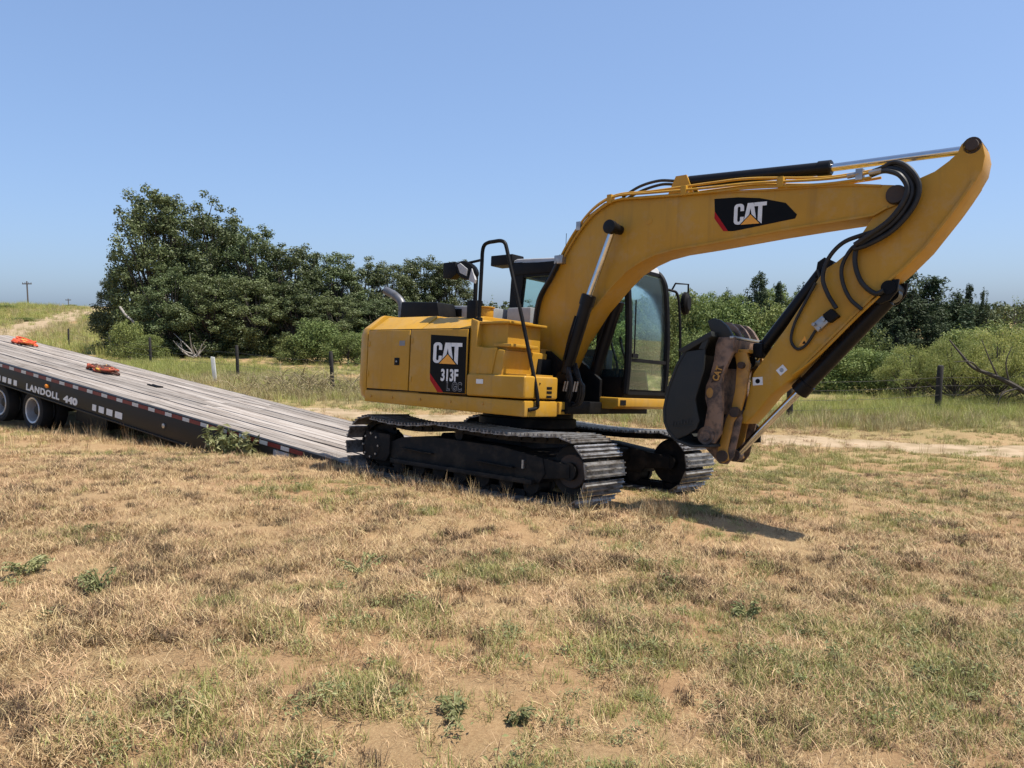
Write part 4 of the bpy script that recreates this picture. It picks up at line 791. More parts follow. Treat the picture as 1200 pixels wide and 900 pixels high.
# straps and chain binders lying on the deck
def pile(name, label, cat, x, y, lx, ly, mats, seed, nl):
    r = random.Random(seed); root = empty(name, label, cat, mw=TM @ Matrix.Translation((x, y, 0.03)))
    for k in range(nl):
        cx, cy = r.uniform(-lx, lx) * 0.6, r.uniform(-ly, ly) * 0.6; pts = []
        for q in range(9):
            a = q * r.uniform(0.6, 0.95); pts.append((cx + lx * 0.5 * math.cos(a) * r.uniform(0.5, 1.2), cy + ly * 0.6 * math.sin(a) * r.uniform(0.5, 1.2), 0.02 + r.uniform(0, 0.075)))
        G().pipe(cr(pts, 4), r.uniform(0.016, 0.03), 6).build('strap_loop' if k % 3 else 'chain_loop', mats[k % len(mats)], root)
    for k in range(2):
        a = r.uniform(0, 3); bx = r.uniform(-lx, lx) * 0.5
        bd_ = G(); bd_.pipe([(bx, 0, 0.05), (bx + 0.3 * math.cos(a), 0.2 * math.sin(a), 0.06)], [0.03, 0.022], 8); bd_.build('ratchet_handle', mats[0], root)
    return root
pile('strap_pile', 'heap of red and orange straps higher up the timber deck', 'straps', 12.35, -1.95, 0.62, 0.22, [STRAP, STRAP, STRAPY], 3, 11)
pile('chain_pile', 'tangle of rusty chain and orange straps midway down the timber deck', 'chain', 8.0, -1.38, 0.5, 0.2, [CHAIN, STRAPD, CHAIN, CHAIN, STRAPD, STRAPY], 5, 14)
dk = G()
for k in range(7): dk.pipe(cr([(rng.uniform(-.18, .18), rng.uniform(-.06, .06), 0.012) for q in range(4)], 3), 0.012, 5)
o = dk.build('bungee_cord', BLK); o.matrix_basis = TM @ Matrix.Translation((6.2, -1.28, 0.025)); tag(o, 'small dark cord dropped on the grey timber deck', 'cord')
# ------------------------------------------------------------------ vegetation helpers
def np_obj_mesh(name, V, F, m):
    me = bpy.data.meshes.new(name); me.from_pydata(V.tolist() if hasattr(V, 'tolist') else V, [], F.tolist() if hasattr(F, 'tolist') else F); me.update(); me.materials.append(m); return me
def leaf_cloud(P, N, size, aspect=0.55, rs=nrg):
    """diamond leaves at points P, facing roughly along N"""
    n = len(P); N = N + rs.normal(0, 0.55, (n, 3)); N /= np.linalg.norm(N, axis=1, keepdims=True) + 1e-9
    U = np.cross(N, rs.normal(0, 1, (n, 3))); U /= np.linalg.norm(U, axis=1, keepdims=True) + 1e-9; W = np.cross(N, U)
    s = size * rs.uniform(0.6, 1.35, (n, 1)); fold = N * s * 0.12
    V = np.stack([P + U * s * 0.5, P + W * s * aspect * 0.5 + fold, P - U * s * 0.5, P - W * s * aspect * 0.5 + fold], 1).reshape(-1, 3)
    return V, np.arange(n * 4).reshape(-1, 4)
def crown_mesh(name, clumps, per, size, m, aspect=0.55, flat=0.8, up=0.3, shell=0.45):
    Ps = []; Ns = []
    for c, r in clumps:
        k = int(per * (r ** 2)); d = nrg.normal(0, 1, (k, 3)); d /= np.linalg.norm(d, axis=1, keepdims=True)
        rad = r * (shell + (1.08 - shell) * nrg.random((k, 1)) ** 0.7); q = d * rad; q[:, 2] *= flat
        Ps.append(np.array(c) + q); Ns.append(d + np.array([0, 0, up]))
    V, F = leaf_cloud(np.concatenate(Ps), np.concatenate(Ns), size, aspect); return np_obj_mesh(name, V, F, m)
def trunk_mesh(name, Hh, r0, clumps, lean, m=BARK, every=1):
    g = G(); top = Vector((lean[0], lean[1], Hh * 0.72)); pts = cr([(0, 0, -0.4), (lean[0] * 0.1, lean[1] * 0.1, Hh * 0.15), (lean[0] * 0.5, lean[1] * 0.45, Hh * 0.42), top], 4)
    g.pipe(pts, [r0 * (1.25 - 1.0 * i / (len(pts) - 1)) for i in range(len(pts))], 8)
    for c, r in clumps[::every]:
        c = Vector(c); t = max(0.12, min(0.95, (c.z / Hh) * 0.75 - 0.05)); s = pts[int(t * (len(pts) - 1))]; mid = s.lerp(c, 0.5) + Vector((0, 0, -0.08 * (c - s).length))
        q = cr([s, mid, c], 3); g.pipe(q, [r0 * 0.36 * (1 - 0.8 * i / (len(q) - 1)) for i in range(len(q))], 5)
    return g.mesh(name, m)
def oak_proto(i, leafm=OAKL):
    r = random.Random(40 + i); Hh, RR = 9.0, 2.9; cl = []
    for k in range(150):
        z = r.uniform(0.04, 0.97) * Hh; u = z / Hh; lim = RR * (0.62 + 0.38 * math.sin(math.pi * min(1, u * 1.25))) * (1 if u < 0.7 else math.sqrt(max(0.05, 1 - ((u - 0.7) / 0.34) ** 2)))
        a = r.uniform(0, 2 * math.pi); rad = lim * r.uniform(0.25, 1.0) ** 0.6; cl.append(((rad * math.cos(a), rad * math.sin(a), z), r.uniform(0.32, 0.78) * (1.12 - 0.4 * u)))
    for k in range(34):
        a = r.uniform(0, 2 * math.pi); z = r.uniform(0.35, 1.04) * Hh; rad = RR * r.uniform(0.3, 1.0) * (1.2 - z / Hh * 0.55); cl.append(((rad * math.cos(a), rad * math.sin(a), z), r.uniform(0.25, 0.45)))
    return crown_mesh('oak_crown', cl, 620, 0.155, leafm, 0.64, 0.9, 0.3, 0.2), trunk_mesh('oak_trunk', Hh, 0.24, cl, (r.uniform(-.6, .6), r.uniform(-.5, .5)), every=3), Hh, RR
def shrub_proto(i, leafm, Hh=3.0, RR=1.7, n=60, size=0.135, per=560, aspect=0.55):
    r = random.Random(90 + i); cl = []
    for k in range(n):
        u = r.uniform(0.08, 1.0); a = r.uniform(0, 2 * math.pi); lim = RR * (0.75 + 0.25 * math.sin(math.pi * u)) * (1 if u < 0.55 else math.sqrt(max(0.06, 1 - ((u - 0.55) / 0.5) ** 2)))
        rad = lim * r.uniform(0.15, 1) ** 0.6; cl.append(((rad * math.cos(a), rad * math.sin(a), u * Hh * 0.93), r.uniform(0.24, 0.6) * RR / 1.7))
    for k in range(14):
        a = r.uniform(0, 2 * math.pi); rad = RR * r.uniform(0, 0.8); cl.append(((rad * math.cos(a), rad * math.sin(a), Hh * r.uniform(0.85, 1.08)), r.uniform(0.1, 0.22)))
    return crown_mesh('shrub_crown', cl, per, size, leafm, aspect, 0.95), trunk_mesh('shrub_trunk', Hh, 0.07, cl, (0, 0), every=4), Hh, RR
def cedar_proto(i):
    r = random.Random(130 + i); Hh, RR = 5.4, 1.65; cl = []
    for k in range(150):
        u = r.uniform(0.02, 1.0) ** 1.15; a = r.uniform(0, 2 * math.pi); lim = RR * 1.15 * (1.02 - u) ** 0.48 * (0.7 + 0.5 * r.random()); rad = lim * r.uniform(0.3, 1.0)
        cl.append(((rad * math.cos(a), rad * math.sin(a), u * Hh + 0.12 * rad), r.uniform(0.2, 0.42) * (1.1 - 0.6 * u)))
    for k in range(26):                                             # ragged spires
        a = r.uniform(0, 2 * math.pi); u = r.uniform(0.55, 0.95); rad = RR * (1.05 - u) * r.uniform(0.4, 1.1)
        for q in range(4): cl.append(((rad * math.cos(a), rad * math.sin(a), u * Hh + 0.2 * q), 0.2 - 0.035 * q))
    return crown_mesh('cedar_crown', cl, 900, 0.14, CEDL, 0.42, 1.1, 0.6, 0.25), trunk_mesh('cedar_trunk', Hh, 0.1, cl, (0, 0), every=7), Hh, RR
def feather_proto(i):
    r = random.Random(170 + i); Hh, RR = 3.4, 2.6; cl = []
    for k in range(85):
        a = r.uniform(0, 2 * math.pi); rad = RR * r.uniform(0.05, 1) ** 0.55; z = Hh * (0.42 + 0.45 * (1 - (rad / RR) ** 2) * r.uniform(0.4, 1.1)) - 0.3 * (rad / RR) * r.uniform(0, 2.2)
        cl.append(((rad * math.cos(a), rad * math.sin(a), z), r.uniform(0.28, 0.55)))
    return crown_mesh('feathery_crown', cl, 800, 0.095, MESL, 0.4, 0.6, 0.5, 0.1), trunk_mesh('feathery_trunk', Hh, 0.09, cl, (0.3, 0.2), every=2), Hh, RR
def sparse_proto(i):
    r = random.Random(210 + i); Hh, RR = 4.5, 1.4; cl = []
    for k in range(30):
        u = r.uniform(0.25, 1); a = r.uniform(0, 2 * math.pi); rad = RR * r.uniform(0.2, 1) * (1.15 - 0.5 * u); cl.append(((rad * math.cos(a), rad * math.sin(a), u * Hh), r.uniform(0.2, 0.4)))
    return crown_mesh('sparse_crown', cl, 110, 0.10, BRTL, 0.5, 1.0, 0.3, 0.1), trunk_mesh('sparse_trunk', Hh, 0.06, cl, (0.2, 0.1), every=1), Hh, RR
PROT = {'oak': [oak_proto(i) for i in range(4)], 'broad': [oak_proto(7 + i, BRTL) for i in range(3)], 'bright': [shrub_proto(i, BRTL) for i in range(4)], 'cedar': [cedar_proto(i) for i in range(3)],
        'feather': [feather_proto(i) for i in range(2)], 'sparse': [sparse_proto(i) for i in range(2)]}
LAB = {'broad': ('broadleaf_tree', 'fresh green broadleaf tree between the cab and the cedars', 'tree', 'broadleaf trees'), 'oak': ('oak_tree', 'dark green oak in the dense grove beyond the fence', 'tree', 'oaks of the grove'),
       'bright': ('leafy_shrub', 'mid green leafy shrub growing wild beyond the wire fence', 'shrub', 'wild leafy shrubs'),
       'cedar': ('cedar_tree', 'dark cedar with ragged pointed top beyond the fence', 'tree', 'dark cedars'),
       'feather': ('feathery_tree', 'low pale yellow-green feathery tree just behind the wire fence', 'tree', 'feathery trees'),
       'sparse': ('thin_tree', 'thin sparse-leaved tree showing sky between its twigs', 'tree', 'thin trees')}
cnt = {}
def tree(px, top, hw, D, kind, label=None, group=None):
    """px/top/hw: bearing, top and half width as surveyed at distance D (all turned into metres here)"""
    k = cnt.get(kind, 0); cnt[kind] = k + 1; cm, tm, Hh, RR = PROT[kind][k % len(PROT[kind])]
    x = (px - 600) / 900 * D; z0 = H(x, D) - 0.05; ht = CAM_Z + (364 - top) / 900 * D - z0; rad = hw / 900 * D
    nm, lb, ca, gp = LAB[kind]; o = empty(nm, label or lb, ca, (x, D, z0), group if label else gp)
    o.rotation_euler = (0, 0, rng.uniform(0, 6.28)); s = rad / RR; o.scale = (s, s * rng.uniform(0.9, 1.15), ht / (Hh * 1.03))
    link('trunk', tm, o); link('crown', cm, o)
    return o
tree(183, 222, 56, 46, 'oak', 'tallest dark oak of the grove, leaning out at its open end')
tree(146, 322, 32, 47, 'oak', 'low rounded oak at the open end of the grove beside the tallest')
for a in ((222, 233, 48, 47), (262, 246, 46, 46), (300, 266, 42, 45), (343, 287, 42, 45), (384, 298, 40, 46), (424, 304, 38, 47), (461, 307, 36, 47), (497, 302, 36, 48), (528, 308, 30, 48)): tree(a[0], a[1], a[2] * 1.18, a[3], 'oak', 'tall dark oak in the back row of the grove', 'back row oaks')
for a in ((205, 315, 44, 43), (248, 320, 48, 42.5), (298, 325, 48, 42.5), (346, 335, 46, 43), (394, 344, 44, 43), (442, 350, 42, 44), (488, 352, 40, 44)): tree(*a, 'oak', 'lower dark oak in the front row of the grove', 'front row oaks')
for a in ((640, 352, 36, 46), (690, 345, 38, 46), (740, 348, 36, 45)): tree(*a, 'oak', 'dark oak seen behind the excavator cab', 'oaks behind the cab')
for a in ((150, 378, 22, 40), (175, 392, 20, 39), (372, 376, 32, 37), (345, 396, 26, 36.5), (408, 390, 28, 36), (440, 386, 28, 37), (480, 385, 32, 38), (520, 378, 32, 38)): tree(*a, 'bright', 'leafy shrub at the foot of the oak grove', 'shrubs below the grove')
for a in ((560, 372, 28, 38), (600, 370, 30, 38), (720, 378, 34, 33), (765, 378, 32, 32), (770, 342, 34, 36)): tree(*a, 'bright', 'leafy shrub showing round the excavator cab', 'shrubs behind the cab')
for a in ((800, 344, 36, 33), (832, 350, 36, 32), (862, 356, 38, 31), (900, 358, 40, 31), (945, 356, 40, 31), (985, 362, 36, 30), (1010, 380, 32, 28)): tree(*a, 'bright', 'tall leafy shrub among the cedars behind the bucket', 'tall shrubs behind the bucket')
for a in ((815, 390, 34, 28), (850, 396, 32, 27.5), (890, 398, 34, 27), (930, 400, 34, 26.5), (970, 404, 34, 26), (1008, 408, 32, 25.5), (1040, 412, 32, 25), (1195, 398, 34, 26), (1085, 418, 26, 24.5)): tree(*a, 'bright', 'low leafy shrub in the fence row beyond the dirt track', 'fence row shrubs')
for a in ((1135, 385, 40, 27), (1180, 380, 42, 27.5), (1225, 380, 40, 27), (1155, 398, 34, 25)): tree(*a, 'bright', 'leafy shrub half hidden behind the feathery trees', 'shrubs behind the feathery trees')
for a in ((20, 360, 24, 104), (48, 362, 20, 108), (85, 357, 10, 150), (2, 357, 18, 100), (30, 372, 16, 84), (62, 374, 12, 88)): tree(*a, 'bright', 'small bush on the hill beside the pale track', 'hill bushes')
for a in ((783, 344, 32, 36), (818, 345, 34, 34.5), (858, 342, 36, 34), (905, 336, 34, 34.5), (945, 338, 36, 34), (985, 346, 36, 33), (740, 352, 34, 38)): tree(*a, 'broad')
for a in ((852, 340, 22, 34), (888, 320, 28, 33), (912, 332, 24, 32.5), (938, 334, 24, 33), (965, 336, 26, 32), (1000, 343, 28, 32)): tree(*a, 'cedar', 'cedar with ragged top rising out of the leafy shrubs', 'cedars among shrubs')
for a in ((1024, 334, 50, 30), (1054, 315, 56, 30), (1086, 325, 52, 30.5), (1116, 342, 44, 31), (1042, 322, 34, 31), (1050, 372, 42, 28.5), (1090, 368, 36, 28.5), (1020, 375, 34, 28.5)): tree(*a, 'cedar', 'dense dark cedar behind the feathery trees', 'dark cedar stand')
for a in ((1132, 334, 16, 31), (1150, 340, 18, 31)): tree(*a, 'cedar', 'slender young cedar spire beside the dark cedar stand', 'slender cedars')
for a in ((1072, 392, 42, 23.5), (1122, 376, 52, 22.8), (1172, 368, 54, 22.2), (1222, 370, 52, 22)): tree(*a, 'feather')
for a in ((572, 345, 16, 36), (548, 352, 14, 36)): tree(*a, 'sparse', 'thin tree with sky between its twigs beside the handrail', 'thin trees by the handrail')
tree(1190, 338, 22, 34, 'sparse', 'thin tree above the feathery trees with sky showing through')
# far wood that closes the view (one mass)
r = random.Random(9); cl = []
for k in range(520):
    y = r.uniform(95, 150); x = r.uniform(-0.28, 0.95) * y; hh = r.uniform(1.6, 3.6); z = H(x, y)
    cl += [((x, y, z + hh * 0.45), hh * 0.48), ((x + r.uniform(-2, 2), y, z + hh * 0.85), hh * 0.3)]
fw = link('far_wood', crown_mesh('far_wood', cl, 60, 0.5, OAKL, 0.7, 0.9)); fw['kind'] = 'stuff'; fw['label'] = 'far dark wood along the horizon'
# drooping dark limb in front of the feathery trees
def at(px, py, D): return Vector(((px - 600) / 900 * D, D, CAM_Z + (364 - py) / 900 * D))
lm = G(); lp_ = cr([at(1228, 476, 21.2), at(1205, 460, 21), at(1180, 446, 20.9), at(1158, 437, 20.9), at(1141, 430, 21), at(1126, 414, 21.2), at(1112, 398, 21.4)], 5)
lm.pipe(lp_, [0.09 - 0.07 * i / (len(lp_) - 1) for i in range(len(lp_))], 7)
for a, b_, c_ in (((1172, 443), (1160, 420), (1150, 398)), ((1150, 434), (1138, 424), (1118, 424)), ((1195, 455), (1178, 462), (1172, 480)), ((1185, 449), (1180, 425), (1186, 405))):
    q = cr([at(*a, 20.9), at(*b_, 20.8), at(*c_, 20.8)], 4); lm.pipe(q, [0.03 - 0.022 * i / (len(q) - 1) for i in range(len(q))], 5)
base = at(1228, 476, 21.2); lm.pipe([base, Vector((base.x + 0.25, base.y, H(base.x, base.y) - 0.1))], [0.09, 0.11], 7)
o = lm.build('bent_limb', BARK); tag(o, 'bare dark limb bending low in front of the feathery trees', 'branch')
# bleached snags at the edge of the oak grove
def snag(x, y, h_, label, seed, sp=0.9):
    r = random.Random(seed); g = G(); z = H(x, y)
    for k in range(11):
        p0 = Vector((x + r.uniform(-.2, .2), y + r.uniform(-.2, .2), z + r.uniform(0, .3))); p2 = p0 + Vector((r.uniform(-sp, sp), r.uniform(-.5, .5), h_ * r.uniform(.4, 1))); mid = p0.lerp(p2, .5) + Vector((r.uniform(-.2, .2), 0, -0.12))
        q = cr([p0, mid, p2], 3); g.pipe(q, [0.055 * (1 - 0.8 * i / (len(q) - 1)) for i in range(len(q))], 5)
    return tag(g.build('dead_snag', DEAD), label, 'snag')
snag(-16.6, 40.2, 1.25, 'bleached dead brush at the foot of the tallest oak', 12, 1.3)
g = G(); g.pipe(cr([at(143, 360, 42), at(150, 370, 41.5), at(158, 378, 41.5), at(165, 400, 41.5)], 4), 0.06, 6); tag(g.build('dead_branch', DEAD), 'pale dead branch leaning by the leafy shrub at the grove end', 'branch')

# ------------------------------------------------------------------ wire fence, marker post, poles
FP_ = [(-30, 52), (-22.5, 43), (-16.3, 34.6), (-10.2, 28.5), (-5.37, 22.9), (0.9, 20.4), (7.03, 19.3), (11.5, 20.6), (16, 21.8), (21, 23)]
fence = empty('wire_fence', 'old wire fence on dark weathered posts along the dirt track', 'fence', (FP_[5][0], FP_[5][1], H(*FP_[5])))
fi = fence.matrix_basis.inverted() if False else Matrix.Translation(-Vector(fence.location))
tops = []
for i, (x, y) in enumerate(FP_):
    r = (0.06 if i < 5 else 0.082); hh = rng.uniform(1.2, 1.35); z = H(x, y); lx, ly = rng.uniform(-.05, .05), rng.uniform(-.04, .04)
    g = G(); g.pipe([fi @ Vector(p) for p in ((x, y, z - 0.3), (x + lx * .4, y + ly * .4, z + hh * .5), (x + lx, y + ly, z + hh - 0.03), (x + lx, y + ly, z + hh))], [r * 1.05, r, r * 0.95, r * 0.7], 9); g.build('fence_post', POST, fence, ang=60); tops.append(Vector((x, y - 0.07, z)))
for hh in (0.25, 0.5, 0.75, 0.97):
    g = G()
    for a, b_ in zip(tops[:-1], tops[1:]):
        q = [a.lerp(b_, k / 6) + Vector((0, 0, hh - 0.04 * math.sin(math.pi * k / 6))) for k in range(7)]; g.pipe([fi @ p for p in q], 0.005, 4)
    g.build('fence_wire', WIRE, fence)
wp_ = G(); z = H(-10.2, 26.3); wp_.prism([(-10.27, z - 0.2), (-10.13, z - 0.2), (-10.20, z + 0.90), (-10.33, z + 0.92)], 26.27, 26.33); tag(wp_.build('marker_post', PVC, bevel=0.01), 'short white marker post in the grass by the fence', 'post')
for px, top, D, lb in ((36, 330, 250, 'taller utility pole with crossarm on the hill horizon'), (83, 350, 420, 'smaller distant utility pole behind the hilltop bush')):
    x = (px - 600) / 900 * D; z = H(x, D); zt = CAM_Z + (364 - top) / 900 * D; o = empty('utility_pole', lb, 'utility pole', (x, D, z))
    G().cyl((0, 0, -1), (0, 0, zt - z), 0.26, 0.2, 8).build('pole', POLE, o); G().box(-1.5, 1.5, -0.12, 0.12, zt - z - 1.0, zt - z - 0.7).build('crossarm', POLE, o)
    for xx in (-1.35, -0.6, 0.6, 1.35): G().cyl((xx, 0, zt - z - 0.7), (xx, 0, zt - z - 0.35), 0.1, n=6).build('insulator', POLE, o)

# ------------------------------------------------------------------ grass (uncountable): tufts placed as instances over the field
def blades(n_, rad, h0, h1, wd, lean, seed, bend=0.5, flatp=0.0):
    r = np.random.default_rng(seed); V = []; F = []
    for k in range(n_):
        a = r.uniform(0, 6.283); d = rad * math.sqrt(r.random()); bx, by = d * math.cos(a), d * math.sin(a); L = r.uniform(h0, h1); az = r.uniform(0, 6.283)
        le = abs(r.normal(lean, 0.3)) if r.random() > flatp else r.uniform(1.25, 1.5); le = min(le, 1.5); w = wd * r.uniform(0.6, 1.3); px_, py_ = -math.sin(az) * w / 2, math.cos(az) * w / 2
        pts = []; t0 = le * 0.6; x, y, z = bx, by, -0.01
        for s in range(3):
            t = t0 + (le * bend + le * 0.4) * s / 2; t = min(t, 1.62); pts.append((x, y, z)); st_ = L / 2
            x += math.sin(t) * math.cos(az) * st_; y += math.sin(t) * math.sin(az) * st_; z += math.cos(t) * st_
        b0 = len(V); V += [(pts[0][0] - px_, pts[0][1] - py_, pts[0][2]), (pts[0][0] + px_, pts[0][1] + py_, pts[0][2]), (pts[1][0] + px_ * .8, pts[1][1] + py_ * .8, pts[1][2]), (pts[1][0] - px_ * .8, pts[1][1] - py_ * .8, pts[1][2]), pts[2]]
        F += [(b0, b0 + 1, b0 + 2, b0 + 3), (b0 + 3, b0 + 2, b0 + 4)]
    return V, F
gp_col = bpy.data.collections.new('grass_tufts')
def proto(name, VF, m):
    me = bpy.data.meshes.new(name); me.from_pydata(VF[0], [], VF[1]); me.update(); me.materials.append(m); o = bpy.data.objects.new(name, me); gp_col.objects.link(o)
PR = []
def add_p(kind, VF, m): proto('tuft_%02d_%s' % (len(PR), kind), VF, m); PR.append(kind)
for s in range(4): add_p('dry', blades(64, 0.09, 0.03, 0.085, 0.0036, 1.02, s), STRAW)
for s in range(4): add_p('litter', blades(60, 0.14, 0.04, 0.13, 0.0036, 1.38, 10 + s, 0.1, 0.85), STRAW)
for s in range(3): add_p('green', blades(46, 0.075, 0.035, 0.10, 0.0038, 0.75, 20 + s), GRNB)
for s in range(2): add_p('brown', blades(52, 0.06, 0.03, 0.09, 0.004, 0.8, 40 + s), BROWN)
add_p('tall', blades(14, 0.06, 0.12, 0.28, 0.0038, 0.4, 30), STRAW)
add_p('tall', blades(12, 0.05, 0.14, 0.32, 0.0038, 0.35, 31), STRAW)
def weedlet(seed):
    r = np.random.default_rng(seed); k = 34; P = np.stack([r.normal(0, .032, k), r.normal(0, .032, k), r.uniform(.01, .06, k)], 1); V, F = leaf_cloud(P, np.tile([0, 0, 1.0], (k, 1)), 0.026, 0.42, r); return V.tolist(), F.tolist()
add_p('weed', weedlet(3), WEEDL); add_p('weed', weedlet(4), WEEDL)
for s in range(2): add_p('meadow', blades(50, 0.18, 0.2, 0.46, 0.008, 0.5, 50 + s), MEAD)
add_p('meadowdry', blades(44, 0.18, 0.18, 0.40, 0.007, 0.5, 60), MEADD)
KI = {}
for i, k in enumerate(PR): KI.setdefault(k, []).append(i)
pos = []; idx = []; scl = []
EXI = np.array(EXW.inverted()); TMI = np.array(TM.inverted())
def keep_clear(x, y):
    z = hgt(x, y); p = np.stack([x, y, z, np.ones_like(x)], 0); e = EXI @ p; t = TMI @ p
    bad = (np.abs(e[0]) < 1.86) & (np.abs(np.abs(e[1]) - 0.995) < 0.37)
    bad |= (t[0] > -0.45) & (t[0] < 4.2) & (t[1] > -2.52) & (t[1] < 0.02)
    bad |= (t[0] > 7.5) & (t[0] < 9.9) & (t[1] > -2.5) & (t[1] < -0.05)
    return ~bad
def scatter(n_, y0, y1, xl, xr, sc0, sc1, mixf, road_gap=0.75, clear=True, dens=None):
    y = np.sqrt(nrg.random(n_) * (y1 ** 2 - y0 ** 2) + y0 ** 2); u = nrg.random(n_); x = (xl + (xr - xl) * u) * (y + 1.2)
    d = 0.45 * fbm(x * 0.9 + 3, y * 0.9, 3) + 0.55 * fbm(x * 3.6 + 13, y * 3.6 + 5, 2); bare = fbm(x * 0.45 + 60, y * 0.45 + 20, 3)
    k = nrg.random(n_) < np.clip(0.14 + 3.9 * (d - 0.435) - 1.1 * np.clip(bare - 0.54, 0, 1), 0.11, 1) if dens is None else nrg.random(n_) < dens(x, y)
    if clear: k &= keep_clear(x, y)
    rd = np.full(n_, 9.0); sel = np.where(k)[0]
    for c in np.array_split(sel, max(1, len(sel) // 4000 + 1)): rd[c] = road_dist(x[c], y[c])
    k &= (rd > road_gap * (0.75 + 0.6 * nrg.random(n_))) | (nrg.random(n_) < 0.14)
    x, y = x[k], y[k]; z = hn(x, y); kinds = mixf(x, y); s = nrg.uniform(sc0, sc1, len(x)) * (0.7 + 0.7 * fbm(x * 1.7, y * 1.7 + 9, 2))
    for a in range(len(x)):
        pos.append((x[a], y[a], z[a])); c = KI[kinds[a]]; idx.append(c[int(nrg.random() * len(c))]); scl.append(s[a])
def mix_near(x, y):
    gr_ = 0.55 * fbm(x * 0.5 + 11, y * 0.5 + 5, 3) + 0.45 * fbm(x * 2.3 + 11, y * 2.3 + 5, 2) + 0.115 * sm(5.6, 3.0, y) + 0.07 * sm(-1, 2.5, x) - 0.04 + 0.15 * sm(8.5, 12.5, y) * sm(1, 5, x); br_ = fbm(x * 5.1 + 71, y * 5.1 + 5, 2); thin = (0.45 * fbm(x * 0.9 + 3, y * 0.9, 3) + 0.55 * fbm(x * 3.6 + 13, y * 3.6 + 5, 2)) < 0.43; r = nrg.random(len(x)); o = []
    for a in range(len(x)):
        pg = min(0.62, max(0.02, (gr_[a] - 0.46) * 3.6))
        if r[a] < pg * 0.86: o.append('green')
        elif r[a] < pg: o.append('weed')
        else:
            q = nrg.random(); o.append('litter' if thin[a] and q < 0.8 else 'brown' if br_[a] > 0.53 and nrg.random() < 0.55 else 'litter' if q < 0.62 else ('dry' if q < 0.996 else 'tall'))
    return o
def mix_mid(x, y):
    gr_ = fbm(x * 0.25 + 31, y * 0.25 + 5, 3) + 0.10 * sm(11, 18, y); r = nrg.random(len(x)); return ['green' if r[a] < min(0.85, max(0.06, (gr_[a] - 0.40) * 3.2)) else ('dry' if nrg.random() < 0.9 else 'tall') for a in range(len(x))]
def mix_far(x, y):
    gr_ = fbm(x * 0.12 + 7, y * 0.12 + 5, 3); r = nrg.random(len(x)); return ['meadow' if r[a] < min(0.9, max(0.2, (gr_[a] - 0.32) * 3.2)) else 'meadowdry' for a in range(len(x))]
scatter(42000, 1.6, 6.0, -0.85, 0.85, 0.42, 0.95, mix_near)
scatter(46000, 6.0, 11.5, -0.85, 0.85, 0.5, 1.0, mix_near)
scatter(36000, 11.5, 20, -1.15, 0.9, 0.7, 1.4, mix_mid)
scatter(24000, 19, 42, -1.3, 0.9, 0.3, 0.65, mix_far, road_gap=1.0)
scatter(13000, 42, 115, -1.2, -0.30, 1.0, 2.2, mix_far, road_gap=1.8, dens=lambda x, y: np.full(len(x), 0.8))
# rank growth along the fence row and around the foot of the trees
fpa = np.array(FP_)
def fence_near(x, y):
    d = np.full(len(x), 9.0)
    for a, b_ in zip(fpa[:-1], fpa[1:]):
        ab = b_ - a; t = np.clip(((x - a[0]) * ab[0] + (y - a[1]) * ab[1]) / (ab @ ab), 0, 1); d = np.minimum(d, np.hypot(x - a[0] - ab[0] * t, y - a[1] - ab[1] * t))
    return np.clip(1.15 - d / 2.6, 0, 1)
scatter(34000, 17.5, 36, -0.8, 0.9, 0.45, 1.15, mix_far, road_gap=1.2, dens=fence_near)
# taller dry stalks left standing beside the tracks and the trailer edge
for k in range(260):
    t = rng.random()
    if k < 130: p = EXW @ Vector((-1.95 + 4.0 * t, -1.42 - abs(rng.gauss(0, 0.12)), 0))
    elif k < 160: p = EXW @ Vector((1.95 + abs(rng.gauss(0, .2)), rng.uniform(-1.4, 1.6), 0))
    else: p = TM @ Vector((-0.3 + 10 * t, 0.14 + abs(rng.gauss(0, 0.22)), 0))
    pos.append((p.x, p.y, H(p.x, p.y))); idx.append(rng.choice(KI['tall'] + KI['dry'])); scl.append(rng.uniform(0.6, 1.1) if idx[-1] in KI['tall'] else rng.uniform(1.2, 2.0))
me = bpy.data.meshes.new('dry_grass'); me.from_pydata([tuple(map(float, p)) for p in pos], [], []); me.update(); N = len(pos)
at_ = me.attributes.new('pick', 'INT', 'POINT'); at_.data.foreach_set('value', np.array(idx, np.int32))
sv = np.array(scl); S3 = np.stack([sv, sv, sv * nrg.uniform(0.75, 1.15, N)], 1).astype(np.float32); at_ = me.attributes.new('size3', 'FLOAT_VECTOR', 'POINT'); at_.data.foreach_set('vector', S3.ravel())
R3 = np.stack([nrg.normal(0, .1, N), nrg.normal(0, .1, N), nrg.uniform(0, 6.283, N)], 1).astype(np.float32); at_ = me.attributes.new('turn', 'FLOAT_VECTOR', 'POINT'); at_.data.foreach_set('vector', R3.ravel())
grass = link('dry_grass', me); grass['kind'] = 'stuff'; grass['label'] = 'dry straw-coloured grass with green patches covering the field'
ng = bpy.data.node_groups.new('grass_scatter', 'GeometryNodeTree')
ng.interface.new_socket('Geometry', in_out='INPUT', socket_type='NodeSocketGeometry'); ng.interface.new_socket('Geometry', in_out='OUTPUT', socket_type='NodeSocketGeometry')
gi = ng.nodes.new('NodeGroupInput'); go = ng.nodes.new('NodeGroupOutput'); ip = ng.nodes.new('GeometryNodeInstanceOnPoints'); ci = ng.nodes.new('GeometryNodeCollectionInfo')
ci.inputs['Collection'].default_value = gp_col; ci.inputs['Separate Children'].default_value = True; ci.inputs['Reset Children'].default_value = True
ip.inputs['Pick Instance'].default_value = True
def na(nm, ty):
    q = ng.nodes.new('GeometryNodeInputNamedAttribute'); q.data_type = ty; q.inputs['Name'].default_value = nm; return q.outputs['Attribute']
